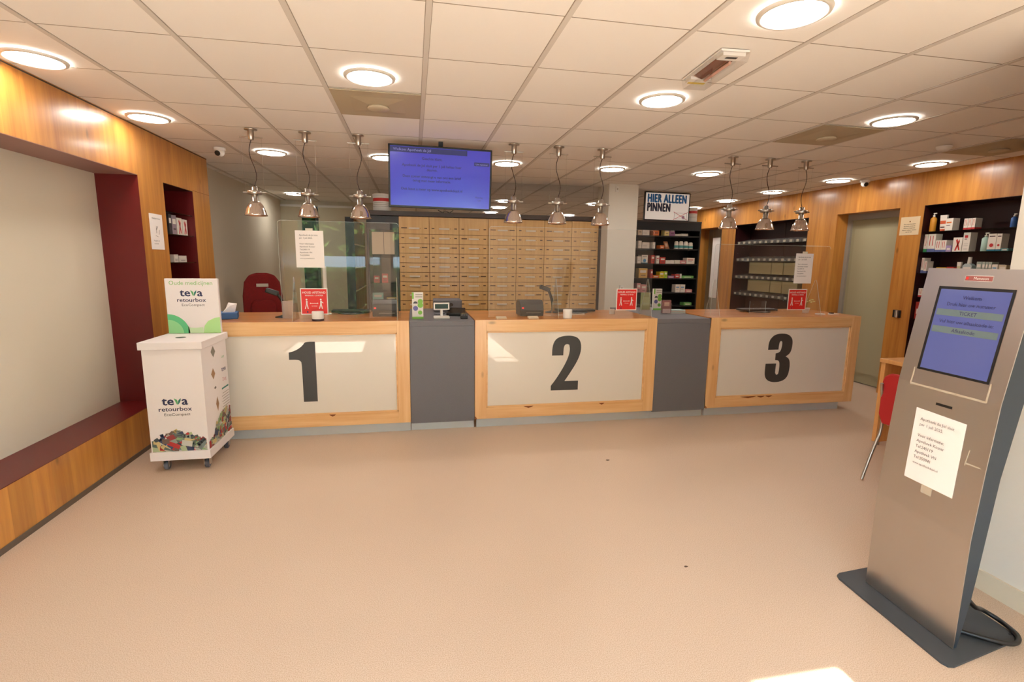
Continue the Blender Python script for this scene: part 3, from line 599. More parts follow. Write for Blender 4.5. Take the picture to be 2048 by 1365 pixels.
# open cubby shelving further back
sh = thing('cubby_shelf', 'open wooden cubby shelving with dark end panel behind counter 1', 'shelving unit', (-.85, 7.9, 0))
CW = M('cubby wood', (196, 160, 108), .5)
MB().box(-.12, 0, -.03, 0, 0, 2.2, DK).build('end_panel', sh)
m = MB(); m.box(-.12, -.11, 0, 1.75, 0, 2.2, CW)
for z in (.3, .75, 1.1, 1.45, 1.8, 2.18): m.box(-.11, 0, 0, 1.75, z, z+.02, CW)
m.build('shelf_board', sh)
for y in (.42, .86, 1.3, 1.73): MB().box(-.11, 0, y, y+.02, 0, 2.18, CW).build('divider', sh)
# tubs on top of cabinets
def tub(x, y, z, r, h, s):
    o = thing('plastic_tub', s, 'tub', (x, y, z), 0, 'white tubs with red band')
    MB().lathe([(r*.94, 0), (r, .01), (r, h*.82), (r*.98, h*.84)], (0, 0, 0), WHITE, 28).build('body', o)
    MB().lathe([(r*1.04, h*.84), (r*1.05, h*.98), (r, h)], (0, 0, 0), WHITE, 28).build('lid', o)
    m = MB().lathe([(r*1.006, h*.58), (r*1.006, h*.76)], (0, 0, 0), M('label red', (196, 40, 36), .5), 28, cap=False)
    for z_ in (.48, .38, .28): m.lathe([(r*1.006, h*z_), (r*1.006, h*(z_+.015))], (0, 0, 0), M('label grey', (150, 140, 130), .5), 28, cap=False)
    m.build('red_band', o)
tub(-.40, 7.25, 2.2255, .12, .235, 'white plastic tub with red band on the dark cabinet left of the hanging screen')
# black open medicine shelf
bs = thing('medicine_shelf', 'tall black open shelf unit of medicine boxes right of the white column', 'shelving unit', (3.7, 7.2, 0))
BK = M('black board', (20, 19, 20), .5); bx = 3.7
MB().box(3.1-bx, 4.36-bx, .28, .3, 0, 2.2, BK).build('back_panel', bs)
MB().box(3.1-bx, 3.12-bx, 0, .28, 0, 2.2, BK).build('side_panel', bs); MB().box(4.34-bx, 4.36-bx, 0, .28, 0, 2.2, BK).build('side_panel', bs)
MB().box(3.1-bx, 4.36-bx, -.005, .3, 2.2, 2.22, M('shelf top edge', (60, 48, 42), .5)).build('top_board', bs)
MB().box(3.12-bx, 4.34-bx, 0, .02, 2.08, 2.2, BK).build('fascia', bs)
rowz = [2.001, 1.805, 1.58, 1.359, 1.137, .934]
for z in rowz+[.6, .2]: MB().box(3.12-bx, 4.34-bx, .01, .28, z-.018, z, BK).build('shelf_board', bs)
COLS = dict(cream=(216, 190, 160), white=(222, 214, 204), orange=(214, 110, 50), yellowcream=(222, 200, 130), purple=(150, 100, 140), pale=(206, 200, 184), brown=(170, 110, 70), blue=(90, 150, 196), red=(186, 60, 50), redwhite=(196, 60, 56), pink=(206, 140, 140), gold=(214, 170, 90), yellow=(216, 186, 40), lime=(170, 196, 50), green=(110, 170, 90), B=(80, 150, 150))
BL = [[(3.338, 3.402, .161, 'cream'), (3.407, 3.523, .081, 'white'), (3.585, 3.682, .13, 'orange'), (3.77, 3.849, .108, 'yellowcream'), (3.852, 3.943, .119, 'purple'), (3.944, 4.044, .03, 'pale'), (4.047, 4.163, .037, 'pale')],
      [(3.349, 3.405, .114, 'white'), (3.413, 3.535, .092, 'white'), (3.584, 3.629, .096, 'white'), (3.706, 3.78, .051, 'orange'), (3.791, 3.879, .112, 'brown'), (3.958, 4.028, .123, 'B'), (4.036, 4.111, .123, 'B'), (4.119, 4.19, .12, 'B'), (4.198, 4.275, .108, 'B')],
      [(3.345, 3.41, .104, 'white'), (3.415, 3.519, .127, 'blue'), (3.573, 3.63, .127, 'red'), (3.659, 3.709, .12, 'redwhite'), (3.72, 3.811, .098, 'red'), (3.814, 3.957, .053, 'white'), (3.96, 4.057, .058, 'pale'), (4.06, 4.161, .053, 'pink'), (4.169, 4.304, .094, 'redwhite')],
      [(3.382, 3.525, .145, 'gold'), (3.578, 3.615, .13, 'red'), (3.619, 3.723, .044, 'orange'), (3.726, 3.802, .097, 'yellow'), (3.805, 3.859, .105, 'lime'), (3.867, 3.975, .037, 'purple'), (3.984, 4.064, .06, 'red'), (4.069, 4.101, .067, 'white'), (4.106, 4.304, .037, 'green')],
      [(3.361, 3.427, .141, 'pink'), (3.43, 3.528, .119, 'pink'), (4.008, 4.087, .123, 'blue'), (4.09, 4.173, .124, 'blue'), (4.177, 4.296, .047, 'pink')],
      [(4.166, 4.303, .044, 'green')]]
ROWN = ['top', 'second', 'third', 'fourth', 'fifth', 'lowest visible']
CN = dict(redwhite='red and white', yellowcream='yellow and cream', B='white')
for r_, row in enumerate(BL):
    for i, (x0, x1, h, c) in enumerate(row):
        kind = 'jar' if c == 'B' else 'lean' if c == 'brown' else 'flat' if h < .07 else 'circle' if c == 'blue' and r_ == 2 else 'white' if c in ('white', 'redwhite', 'blue', 'pale') else 'box'
        nm, ct = ('pill_bottle', 'bottle') if kind == 'jar' else ('medicine_box', 'medicine box')
        sh_ = 'flat ' if kind == 'flat' else 'leaning ' if kind == 'lean' else 'round-topped ' if kind == 'jar' else ''
        pos = ', only one' if len(row) == 1 else ', '+ORD[i]
        item(kind, x1-x0-.003, h, .12, COLS[c], nm, f"{sh_}{CN.get(c, c)} {'bottle' if kind == 'jar' else 'medicine box'} on {ROWN[r_]} shelf of the black unit{pos}", ct, ((x0+x1)/2, 7.23, rowz[r_]+.0004), 0, ROWN[r_]+' row on the black shelf unit')
tub(4.26, 7.33, 2.2205, .08, .22, 'white plastic tub with red band on the black shelf unit behind the payment sign')
# HIER ALLEEN PINNEN sign
sg = thing('payment_sign', 'white cards only sign with blue and black lettering on the black shelf unit', 'sign', (3.765, 7.19, 2.2205))
sg.rotation_euler = (0, math.radians(.5), 0)
MB().box(-.368, .368, 0, .03, 0, .415, BLACK).build('frame', sg)
MB().box(-.352, .352, -.0015, 0, .014, .40, M('lit sign panel', (228, 220, 212), .4, emis=.35)).build('face_panel', sg)
m = MB(); m.text('HIER ALLEEN', .17, (-.325, -.003, .265), X, Z, M('sign blue', (30, 110, 180), .5), 'LEFT', xs=.575, bold=.045, sp=1.14); m.text('PINNEN', .17, (-.325, -.003, .135), X, Z, M('sign navy', (36, 36, 60), .5), 'LEFT', xs=.56, bold=.045, sp=1.14)
m.build('lettering', sg)
m = MB(); c = M('banknote grey', (150, 150, 150), .6)
for a in ((.12, .33, .03, .034), (.12, .33, .12, .124), (.12, .124, .03, .124), (.326, .33, .03, .124)): m.box(a[0], a[1], -.003, -.002, a[2], a[3], c)
m.disc((.27, -.003, .06), .025, X, Z, M('banknote mark', (190, 160, 180), .6), 16)
for a, b in (((.11, .02), (.34, .135)), ((.11, .135), (.34, .02))):
    m.cyl((a[0], -.0035, a[1]), (b[0], -.0035, b[1]), .003, M('cross red', (200, 40, 60), .5), 6)
m.build('crossed_banknote', sg)
# column fittings
for nm, s, x, z, w, h in (('wall_switch', 'small square white sensor high on the white column', 2.77, 2.55, .04, .07), ('wall_switch', 'white switch box low on the white column', 2.90, 1.18, .05, .09)):
    o = MB().box(-w/2, w/2, -.025, 0, 0, h, WHITE).box(-w/4, w/4, -.027, -.025, h*.3, h*.7, M('switch grey', (190, 180, 168), .5)).build(nm, None, (x, 6.7495, z), bev=.003); tag(o, s, 'switch')
# ================================================================== RIGHT NICHE ITEMS
RC = {'pumpamber': ('pump', (206, 140, 40), 'amber pump bottle', 'soap_bottle', 'bottle'), 'tube': ('tube', (206, 90, 50), 'white and orange cream tube', 'cream_tube', 'cream tube'), 'carton': ('white', (214, 120, 60), 'white and orange carton', 'medicine_box', 'medicine box'),
      'rw': ('band', (190, 50, 50), 'small white carton with red base', 'medicine_box', 'medicine box'), 'bluebottle': ('pump', (40, 90, 160), 'blue bottle', 'bottle', 'bottle'), 'greenbase': ('band', (50, 140, 80), 'white carton with green base', 'medicine_box', 'medicine box'),
      'bluebase': ('band', (90, 100, 150), 'white carton with blue base', 'medicine_box', 'medicine box'), 'purple': ('flat', (160, 140, 180), 'small lilac carton', 'medicine_box', 'medicine box'), 'ribbon': ('ribbon', (190, 40, 30), 'white carton with red ribbon motif', 'medicine_box', 'medicine box'),
      'tall': ('tall', (190, 40, 40), 'tall white carton with red print', 'medicine_box', 'medicine box'), 'pumpmint': ('pump', (176, 206, 196), 'mint pump bottle', 'soap_bottle', 'bottle'), 'circle': ('circle', (190, 40, 40), 'white carton with red circle', 'medicine_box', 'medicine box'),
      'teal': ('flat', (100, 150, 150), 'low teal carton', 'medicine_box', 'medicine box'), 'yellowflat': ('flat', (206, 160, 30), 'flat yellow box', 'medicine_box', 'medicine box'), 'redflat': ('flat', (170, 50, 40), 'flat red box', 'medicine_box', 'medicine box'),
      'white': ('tube', (200, 190, 150), 'slim white tube', 'cream_tube', 'cream tube'), 'mouth': ('mouth', (170, 180, 180), 'clear mouthwash bottle with white cap', 'mouthwash_bottle', 'bottle'), 'grey': ('box', (160, 170, 160), 'grey green carton', 'medicine_box', 'medicine box'),
      'bluewhite': ('white', (100, 160, 200), 'white and pale blue carton', 'medicine_box', 'medicine box'), 'beige': ('box', (206, 190, 160), 'beige carton', 'medicine_box', 'medicine box')}
RR = [('top', 1.9855, [(4.886, 4.799, .208, 'pumpamber'), (4.765, 4.686, .175, 'tube'), (4.68, 4.601, .133, 'carton'), (4.488, 4.448, .118, 'rw'), (4.446, 4.409, .117, 'rw'), (4.407, 4.374, .117, 'rw'), (4.064, 4.014, .132, 'bluebottle')]),
      ('second', 1.7555, [(4.893, 4.854, .2, 'greenbase'), (4.85, 4.764, .201, 'bluebase'), (4.76, 4.696, .128, 'bluebase'), (4.694, 4.64, .127, 'bluebase'), (4.639, 4.581, .068, 'purple'), (4.57, 4.475, .151, 'ribbon'), (4.471, 4.399, .199, 'tall'), (4.306, 4.237, .19, 'pumpmint'), (4.228, 4.152, .175, 'circle'), (4.149, 4.102, .173, 'circle'), (4.099, 4.03, .026, 'teal')]),
      ('third', 1.5155, [(4.89, 4.86, .175, 'bluebase'), (4.856, 4.822, .136, 'bluebase'), (4.713, 4.605, .069, 'yellowflat'), (4.598, 4.521, .075, 'redflat'), (4.511, 4.467, .129, 'white'), (4.437, 4.342, .181, 'mouth'), (4.3, 4.25, .133, 'grey'), (4.247, 4.216, .132, 'grey'), (4.214, 4.189, .131, 'grey'), (4.187, 4.155, .131, 'grey'), (4.152, 4.099, .106, 'bluewhite'), (4.09, 4.021, .102, 'beige')]),
      ('fourth', 1.2405, [(4.88, 4.83, .10, 'rw'), (4.82, 4.79, .06, 'purple')]), ('fifth', .9805, [(4.89, 4.80, .2, 'redflat')])]
for rn, z, row in RR:
    for i, (a, b, h, k) in enumerate(row):
        kd, c, s, nm, ct = RC[k]
        item(kd, a-b-.002, h, .09, c, nm, f'{s} on {rn} shelf of right niche, {ORD[i]}', ct, (5.80, (a+b)/2, z), -PI/2, rn+' shelf of the right niche')
# left niche items
for rn, z, row in (('upper', 1.8055, [(5.417, 5.476, .191, (50, 44, 50)), (5.483, 5.578, .186, (150, 130, 140)), (5.589, 5.70, .167, (200, 60, 60)), (5.71, 5.82, .16, (200, 60, 60))]), ('lower', 1.5405, [(5.459, 5.554, .075, (210, 200, 190)), (5.564, 5.74, .064, (210, 200, 190))])):
    cn = ['dark', 'grey', 'red and white', 'red and white'] if rn == 'upper' else ['white', 'wide white']
    for i, (a, b, h, c) in enumerate(row):
        item('ribbon' if c[0] == 200 else 'box', b-a-.003, h, .1, c, 'medicine_box', f'{cn[i]} box on {rn} shelf of narrow left niche, {ORD[i]}', 'medicine box', (-2.27, (a+b)/2, z), PI/2, rn+' shelf of the left niche')
# ================================================================== BIN NICHE
BINM = sheet_glass('bin plastic', (.80, .76, .72), haze=.10); TAGM = M('bin tag', (160, 150, 132), .6)
def bin0():
    o = thing('medicine_bin', '', 'storage bin', (0, 0, 0), -PI/2, '')
    w, h, d = .066, .085, .2
    MB().add([(-w, 0, 0), (w, 0, 0), (w, d, 0), (-w, d, 0), (-w, -.01, h*.55), (w, -.01, h*.55), (w, d, h), (-w, d, h)], [(0, 1, 2, 3), (0, 1, 5, 4), (1, 2, 6, 5), (2, 3, 7, 6), (3, 0, 4, 7)], BINM).build('body', o)
    MB().box(-.027, .027, -.013, -.0105, .006, .044, TAGM).build('label_tag', o)
    return o
b0 = bin0(); k0 = 0
rz_ = [1.935, 1.64, 1.335, 1.035]
for r_, z in enumerate(rz_):
    MB().box(F+.02, G-.015, 6.636, 8.354, z-.01, z, SHELFGLASS).build('glass_shelf', wr)
    for i in range(12):
        o = b0 if k0 == 0 else copy_tree(b0); k0 += 1
        o.location = (5.80, 8.285-i*.1425, z+.0005); o['label'] = f'clear tagged medicine bin, {["top", "second", "third", "lowest"][r_]} row of dark niche, {ORD[i]}'; o['group'] = 'clear bins in the dark niche'
CB = M('cream archive box', (176, 156, 116), .6)
for r_, z in ((0, 1.42), (1, 1.13)):
    pass
for z, nm in ((1.425, 'upper'), (1.122, 'lower')):
    MB().box(F+.12, G-.015, 6.636, 8.1, z-.008, z, SHELFGLASS).build('glass_shelf', wr)
    for i, (a, b) in enumerate(((8.07, 7.51), (7.49, 7.23), (7.21, 6.88))):
        o = MB().box(-(a-b)/2, (a-b)/2, 0, .15, 0, .19, CB).box(-(a-b)/2-.001, (a-b)/2+.001, -.002, .15, .15, .192, M('cream archive lid', (186, 168, 128), .6)).build('storage_box', None, (5.88, (a+b)/2, z+.0005), -PI/2)
        tag(o, f'{["wide", "narrow", "medium"][i]} cream storage box in the {nm} row of the dark niche', 'storage box', 'cream boxes in the dark niche')
# wall notices, handle
o = thing('wall_notice', 'cream notice with a dark dot pinned to the right wooden wall by the door', 'paper notice', (5.7485, 5.05, 1.955), -PI/2)
MB().box(-.118, .118, -.001, .001, 0, .21, M('cream paper', (226, 204, 166), .8)).build('sheet', o)
MB().disc((0, -.002, .155), .008, X, Z, WEAR, 12).build('pin_mark', o); m = MB()
for i, s in enumerate(['Voor onze bezoekers', 'zijn jassen, tassen en', 'telefoons toegestaan', 'Gelieve rustig te wachten', 'aan de balie']): m.text(s, .017, (0, -.002, .122-i*.023), X, Z, INK, bold=.01)
m.build('lettering', o)
o = thing('wall_notice', 'white sheet with a small sketch pinned to the left wooden wall', 'paper notice', (-2.1985, 5.01, 1.655), PI/2)
MB().box(-.113, .113, -.001, .001, 0, .305, PAPER).build('sheet', o)
m = MB(); m.text('Medicijnen voor u', .02, (0, -.002, .26), X, Z, INK); m.text('Vraag het ons', .018, (-.02, -.002, .07), X, Z, INK); m.text('aan de balie', .016, (-.03, -.002, .045), X, Z, INK)
m.build('lettering', o); m = MB()
for a, b in (((-.01, .2), (-.01, .14)), ((-.01, .17), (.02, .2)), ((.03, .13), (.04, .17)), ((-.03, .12), (.01, .11))): m.cyl((a[0], -.002, a[1]), (b[0], -.002, b[1]), .0012, INK, 5)
m.build('sketch', o)
o = thing('door_pull', 'small square chrome switch plate on the right wooden pillar', 'wall plate', (5.7495, 5.06, .975), -PI/2)
MB().box(-.05, .05, -.012, 0, 0, .09, BLACK).build('back_plate', o, bev=.003); MB().lathe([(.022, 0), (.022, .085)], (.01, -.02, .0025), CHROME, 20).build('roller', o)
# ================================================================== RETURN BOX
rb = thing('medicine_return_box', 'white cardboard medicine return box with green header board on castors', 'return box', (-1.735, 4.24, 0))
CARD = M('white card', (238, 232, 232), .6)
bw, bd, zt_ = .205, .26, .985
MB().box(-bw+.01, bw-.01, -bd+.01, bd-.01, .125, zt_-.01, CARD).build('body', rb, bev=.002)
MB().box(-bw, bw, -bd, bd, .09, .155, CARD).build('base_tray', rb, bev=.002)
MB().box(-bw-.006, bw+.006, -bd-.006, bd+.006, zt_-.055, zt_, CARD).build('lid', rb, bev=.003)
MB().lathe([(.035, 0), (.035, .0015)], (-.02, -.03, zt_), BLACK, 24).build('drop_hole', rb)
hb = MB().box(-bw+.01, bw-.015, .19, .225, zt_, 1.425, CARD).build('header_board', rb, bev=.006)
GR = [(96, 190, 130), (120, 204, 140), (150, 214, 150), (178, 224, 150), (205, 232, 190)]
m = MB()
yb = .1892
for k in range(4):
    rr = .17-.0*k
m.disc((-bw+.012, yb, zt_+.002), .155, X, Z, M('print green', GR[0], .6), 24, 0, PI/2)
m.disc((-bw+.012, yb-.0002, zt_+.002), .11, X, Z, M('print green pale', GR[2], .6), 24, 0, PI/2)
def halfdome(cx_, r, z0, xmin, xmax, mat, y):
    p = [(max(xmin, min(xmax, cx_+r*math.cos(a*PI/24))), z0+max(0, r*math.sin(a*PI/24))) for a in range(25)]
    q = [p[0]]
    for t_ in p[1:]:
        if (Vector(t_)-Vector(q[-1])).length > 1e-5: q.append(t_)
    m.poly(q, (0, y, 0), X, Z, mat)
m.poly([(.06, zt_+.002), (bw-.017, zt_+.002), (bw-.017, zt_+.13), (.15, zt_+.125), (.1, zt_+.10), (.07, zt_+.06)], (0, yb, 0), X, Z, M('print green light', GR[3], .6))
m.poly([(-.05, zt_+.002), (.06, zt_+.002), (.06, zt_+.05), (0, zt_+.045), (-.05, zt_+.05)], (0, yb, 0), X, Z, M('print green faint', GR[4], .6))
LG = M('logo green', (96, 170, 110), .6); LG2 = M('logo teal', (40, 120, 110), .6); OG = M('heading green', (130, 190, 110), .6)
m.build('green_motif', rb); m = MB(); m.text('Oude medicijnen', .046, (-.005, yb, 1.375), X, Z, OG, xs=1.0)
def logo(m, cx_, y, z, s, A=X, O=None):
    t1 = lambda tx, sz, dx, dz, mt, b=0, xs=1: m.text(tx, sz, Vector(O or (cx_, y, z))+Vector(A)*dx+Vector(Z)*dz, A, Z, mt, xs=xs, bold=b)
    t1('te', .085*s, -.041*s, 0, NAVY, .028, 1.1); t1('a', .085*s, .065*s, 0, NAVY, .028, 1.1)
    OO = Vector(O or (cx_, y, z))
    m.poly([(.015*s, 0), (.0*s, .04*s), (-.002*s, .048*s), (.018*s, .035*s), (.022*s, .01*s)], OO, A, Z, LG); m.poly([(.021*s, 0), (.024*s, .03*s), (.042*s, .048*s), (.04*s, .03*s), (.03*s, .01*s)], OO, A, Z, LG2)
    t1('retourbox', .044*s, 0, -.045*s, NAVY, .015, 1.15); t1('EcoCompact', .028*s, .01*s, -.079*s, INK, 0, 1.15)
m.build('heading', rb); m = MB(); logo(m, -.01, yb, 1.285, 1.0); m.build('printed_logo', rb)
m = MB(); yb = -bd+.0092; logo(m, -.01, yb, .515, 1.05); m.build('printed_logo', rb); m = MB()
PC = [(120, 134, 128), (150, 160, 150), (176, 190, 150), (206, 186, 130), (150, 60, 60), (180, 50, 50), (60, 70, 100), (190, 190, 180), (110, 90, 80), (140, 170, 120), (90, 104, 96), (200, 200, 190), (70, 80, 84)]
def collage(m, n, put, top, wd):
    for k in range(n):
        x = random.uniform(-wd, wd); zz = random.uniform(0, top(x))
        a = random.uniform(0, PI); l, w_ = random.uniform(.02, .045), random.uniform(.008, .022)
        c, s = math.cos(a), math.sin(a); P = []
        for du, dv in ((-l, -w_), (l, -w_), (l, w_), (-l, w_)):
            u, v = x+du*c-dv*s, zz+du*s+dv*c
            P.append(put(max(-wd-.01, min(wd+.01, u)), max(0, v), k))
        mt = M('print piece '+str(k % 13), PC[k % 13], .6)
        m.add(P, [(0, 1, 2, 3)], mt)
        if k % 3 == 0:
            for q in range(3):
                t_ = (q+.5)/3; m.add([Vector(P[0]).lerp(Vector(P[1]), t_-.08).lerp(Vector(P[3]).lerp(Vector(P[2]), t_-.08), .3)+Vector((0, 0, 0)), Vector(P[0]).lerp(Vector(P[1]), t_+.08).lerp(Vector(P[3]).lerp(Vector(P[2]), t_+.08), .3), Vector(P[0]).lerp(Vector(P[1]), t_+.08).lerp(Vector(P[3]).lerp(Vector(P[2]), t_+.08), .7), Vector(P[0]).lerp(Vector(P[1]), t_-.08).lerp(Vector(P[3]).lerp(Vector(P[2]), t_-.08), .7)], [(0, 1, 2, 3)], mt)
collage(m, 170, lambda u, v, k: (u, yb-.00002*k, .158+v), lambda x: .135*max(.25, 1-(x/.19)**2*.8), .175)
m.build('medicine_waste_picture', rb)
m = MB(); xb = bw-.0092
collage(m, 150, lambda u, v, k: (xb+.00002*k, u, .158+v), lambda y: .04+.17*max(0, 1-((y-.1)/.25)**2), .23)
m.build('medicine_waste_picture', rb)
def diamond(y, z, w_, h, mat): MB().add([(xb, y, z-h), (xb, y+w_, z-h*.1), (xb, y+w_*.1, z+h), (xb, y-w_, z+h*.1)], [(0, 1, 2, 3)], mat).build('blister_picture', rb)
for y, z, w_, h, c in ((-.03, .87, .045, .045, (130, 124, 112)), (-.06, .70, .04, .045, (160, 124, 90)), (-.04, .585, .025, .012, (110, 104, 98)), (-.02, .45, .03, .06, (160, 156, 136))): diamond(y, z, w_, h, M('print diamond '+str(c[0]), c, .6))
m = MB(); m.text('teva', .055, (xb, .16, .68), Y, Z, NAVY, bold=.02); m.text('Logo', .03, (xb, .16, .79), Y, Z, LG); m.text('Zorg', .04, (xb, .16, .60), Y, Z, M('pink print', (200, 120, 130), .6))
m.build('side_lettering', rb); m = MB(); m.box(xb, xb+.0003, .09, .235, .535, .548, LG2)
for k in range(6): m.box(xb, xb+.0003, .1-.02*(k % 2), .235, .50-k*.022, .504-k*.022, M('print grey line', (150, 140, 132), .6))
m.build('text_block', rb)
for x, y in ((-.12, -.2), (.16, -.2), (.16, .2), (-.12, .2)):
    c = MB().box(x-.03, x+.03, y-.03, y+.03, .082, .0895, CHROME).box(x-.022, x-.017, y-.02, y+.02, .028, .082, CHROME).box(x+.017, x+.022, y-.02, y+.02, .028, .082, CHROME).build('castor', rb)
    MB().lathe([(.030, -.014), (.034, -.010), (.034, .010), (.030, .014)], (x, y, .034), M('castor tyre', (96, 100, 112), .6), 24, X).lathe([(.012, -.016), (.012, .016)], (x, y, .034), CHROME, 12, X).build('wheel', c)
# ================================================================== KIOSK
kO = Vector((2.193, 1.484, 0)); kz = math.atan2(-.07, .998)
k = thing('ticket_kiosk', 'brushed steel ticket kiosk with blue touch screen and a taped notice', 'ticket kiosk', kO, kz)
KD = M('kiosk blue grey', (48, 58, 68), .5); PLM = M('kiosk floor plate', (62, 66, 70), .5)
KW = .45
prof = [(0.0, .012), (-.003, .5), (.012, .8), (.03, 1.07), (.105, 1.59)]
def fp(u, z, off=0):
    for (a, za), (b, zb) in zip(prof, prof[1:]):
        if z <= zb or (b, zb) == prof[-1]:
            t_ = (z-za)/(zb-za); return Vector((a+(b-a)*t_-off, u, z))
m = MB(); vs = []; fs = []
for x, z in prof: vs += [(x, 0, z), (x, KW, z)]
n = len(prof)
fs = [(2*i, 2*i+1, 2*i+3, 2*i+2) for i in range(n-1)]
vs2 = [(x+.004, y, z) for x, y, z in vs]
m.add(vs, fs, STEEL); m.add(vs2, fs, STEEL)
m.add([vs[-2], vs[-1], vs2[-1], vs2[-2]], [(0, 1, 2, 3)], STEEL)
for q in (0, 1): m.add([v for i in range(n) for v in (vs[2*i+q], vs2[2*i+q])], [(2*i, 2*i+1, 2*i+3, 2*i+2) for i in range(n-1)], STEEL)
m.build('front_panel', k, fix=False)
side = [(.004, .012), (.022, .013), (.052, .22), (.062, .337), (.092, .76), (.134, 1.05), (.235, 1.585), (.109, 1.585), (.034, 1.07), (.016, .8), (.001, .5)]
MB().prism(side, (0, .004, 0), X, Z, (0, KW-.008, 0), KD).build('cabinet', k)
R_ = fp
kr, ku = Vector((0, -1, 0)), Vector((.075, 0, .52)).normalized()
def kq(p, off): return [fp(u, z, off) for u, z in p]
m = MB(); m.add(kq([(.375, 1.512), (.062, 1.512), (.062, 1.135), (.375, 1.135)], .0012), [(0, 1, 2, 3)], BLACK); m.build('bezel', k, fix=False)
KS = M('kiosk picture', (80, 88, 140), .12, emis=.34)
m = MB(); m.add(kq([(.362, 1.500), (.072, 1.500), (.072, 1.145), (.362, 1.145)], .002), [(0, 1, 2, 3)], KS); m.build('display', k, fix=False)
kb = M('kiosk bar', (96, 110, 110), .2, emis=.3); kt = M('kiosk letters', (44, 44, 84), .4, emis=.15)
m = MB()
for z in (1.40, 1.325): m.add(kq([(.355, z+.014), (.08, z+.014), (.08, z-.014), (.355, z-.014)], .0026), [(0, 1, 2, 3)], kb)
for s, z, c in (('Welkom', 1.46, kt), ('Druk hier uw nummer', 1.43, kt), ('TICKET', 1.393, kt), ('Vul hier uw afhaalcode in:', 1.355, kt), ('Afhaalcode', 1.318, kt)): m.text(s, .022, fp(.217, z, .0032), kr, ku, c, bold=.005)
m.build('screen_text', k, fix=False)
m = MB(); m.add(kq([(.272, 1.562), (.158, 1.562), (.158, 1.538), (.272, 1.538)], .0006), [(0, 1, 2, 3)], WHITE); m.add(kq([(.270, 1.560), (.160, 1.560), (.160, 1.540), (.270, 1.540)], .0012), [(0, 1, 2, 3)], M('badge red', (150, 84, 78), .5))
m.text('Monoson', .016, fp(.205, 1.545, .0018), kr, ku, WHITE, bold=.01); m.disc(fp(.262, 1.550, .0018), .006, kr, ku, SRED, 14)
m.build('maker_badge', k, fix=False)
m = MB(); m.add(kq([(.25, 1.010), (.178, 1.010), (.178, .999), (.25, .999)], .001), [(0, 1, 2, 3)], BLACK); m.build('ticket_slot', k, fix=False)
TP = M('old tape', (182, 170, 150), .7)
m = MB()
for a in ([(.39, 1.14), (.382, 1.14), (.382, 1.062), (.39, 1.062)], [(.39, 1.07), (.055, 1.07), (.055, 1.061), (.39, 1.061)], [(.058, 1.14), (.05, 1.14), (.05, 1.062), (.058, 1.062)]): m.add(kq(a, .0008), [(0, 1, 2, 3)], TP)
m.add(kq([(.075, .86), (.07, .86), (.078, .79), (.083, .79)], .0008), [(0, 1, 2, 3)], TP); m.add(kq([(.078, .805), (.078, .798), (.02, .80), (.02, .806)], .0008), [(0, 1, 2, 3)], TP)
m.add(kq([(.24, .65), (.19, .65), (.19, .60), (.24, .60)], .0008), [(0, 1, 2, 3)], TP)
m.build('tape_residue', k, fix=False)
# plate in kiosk-local axes
def kl(x, y):
    v = Matrix.Rotation(-kz, 3, 'Z') @ (Vector((x, y, 0))-Vector((kO.x, kO.y, 0))); return (v.x, v.y)
pc = [kl(2.12, 2.02), kl(2.075, 1.405), kl(2.556, 1.484), kl(2.60, 2.06)]
pp = []
for i in range(4):
    a, b, c = Vector(pc[i-1]), Vector(pc[i]), Vector(pc[(i+1) % 4]); u, v = (a-b).normalized()*.035, (c-b).normalized()*.035
    pp += [tuple(b+u), tuple(b+u*.3+v*.3), tuple(b+v)]
MB().prism(pp, (0, 0, 0), X, Y, (0, 0, .010), PLM).build('floor_plate', k, bev=.001)
MB().lathe([(.006, .010), (.005, .014), (0, .0145)], (.34, .05, 0), BLACK, 12, cap=False).build('bolt', k)
m = MB(); P = [(.06, .09, .23), (.10, .08, .21), (.20, .10, .12), (.32, .16, .05), (.37, .12, .022), (.35, .03, .020), (.28, -.01, .020), (.20, .02, .022), (.10, .10, .022)]
def cr(P, n=8):
    P = [Vector(p) for p in P]; out = []
    for i in range(len(P)-1):
        a, b, c, d = P[max(i-1, 0)], P[i], P[i+1], P[min(i+2, len(P)-1)]
        for j in range(n):
            t_ = j/n; out.append(.5*((2*b)+(c-a)*t_+(2*a-5*b+4*c-d)*t_*t_+(3*b-a-3*c+d)*t_**3))
    return out+[P[-1]]
m.tube(cr(P), .010, BLACK, 10); m.build('power_conduit', k)
# the notice on it
kn = thing('closing_notice', 'large white closing notice taped crooked on the steel kiosk front', 'paper notice', kO+Matrix.Rotation(kz, 3, 'Z') @ fp(.21, .64, .004), kz, 'white closing notices')
o0 = fp(.21, .64, .004)
m = MB(); q = [fp(.331, .965, .003), fp(.104, .957, .003), fp(.100, .636, .003), fp(.327, .638, .003)]
m.add([p-o0 for p in q]+[p-o0+Vector((.0008, 0, 0)) for p in q], [(0, 1, 2, 3), (4, 5, 6, 7), (0, 1, 5, 4), (1, 2, 6, 5), (2, 3, 7, 6), (3, 0, 4, 7)], PAPER); m.build('sheet', kn)
cc = (q[0]+q[2])/2-o0
un = (q[0]-q[3]).normalized(); nn = Vector((-1, 0, .045)).normalized()
m = notice_text(MB(), .227, .32, cc+Vector((-.0045, 0, 0)), (0, -1, 0), un, INK); m.build('lettering', kn, fix=False)
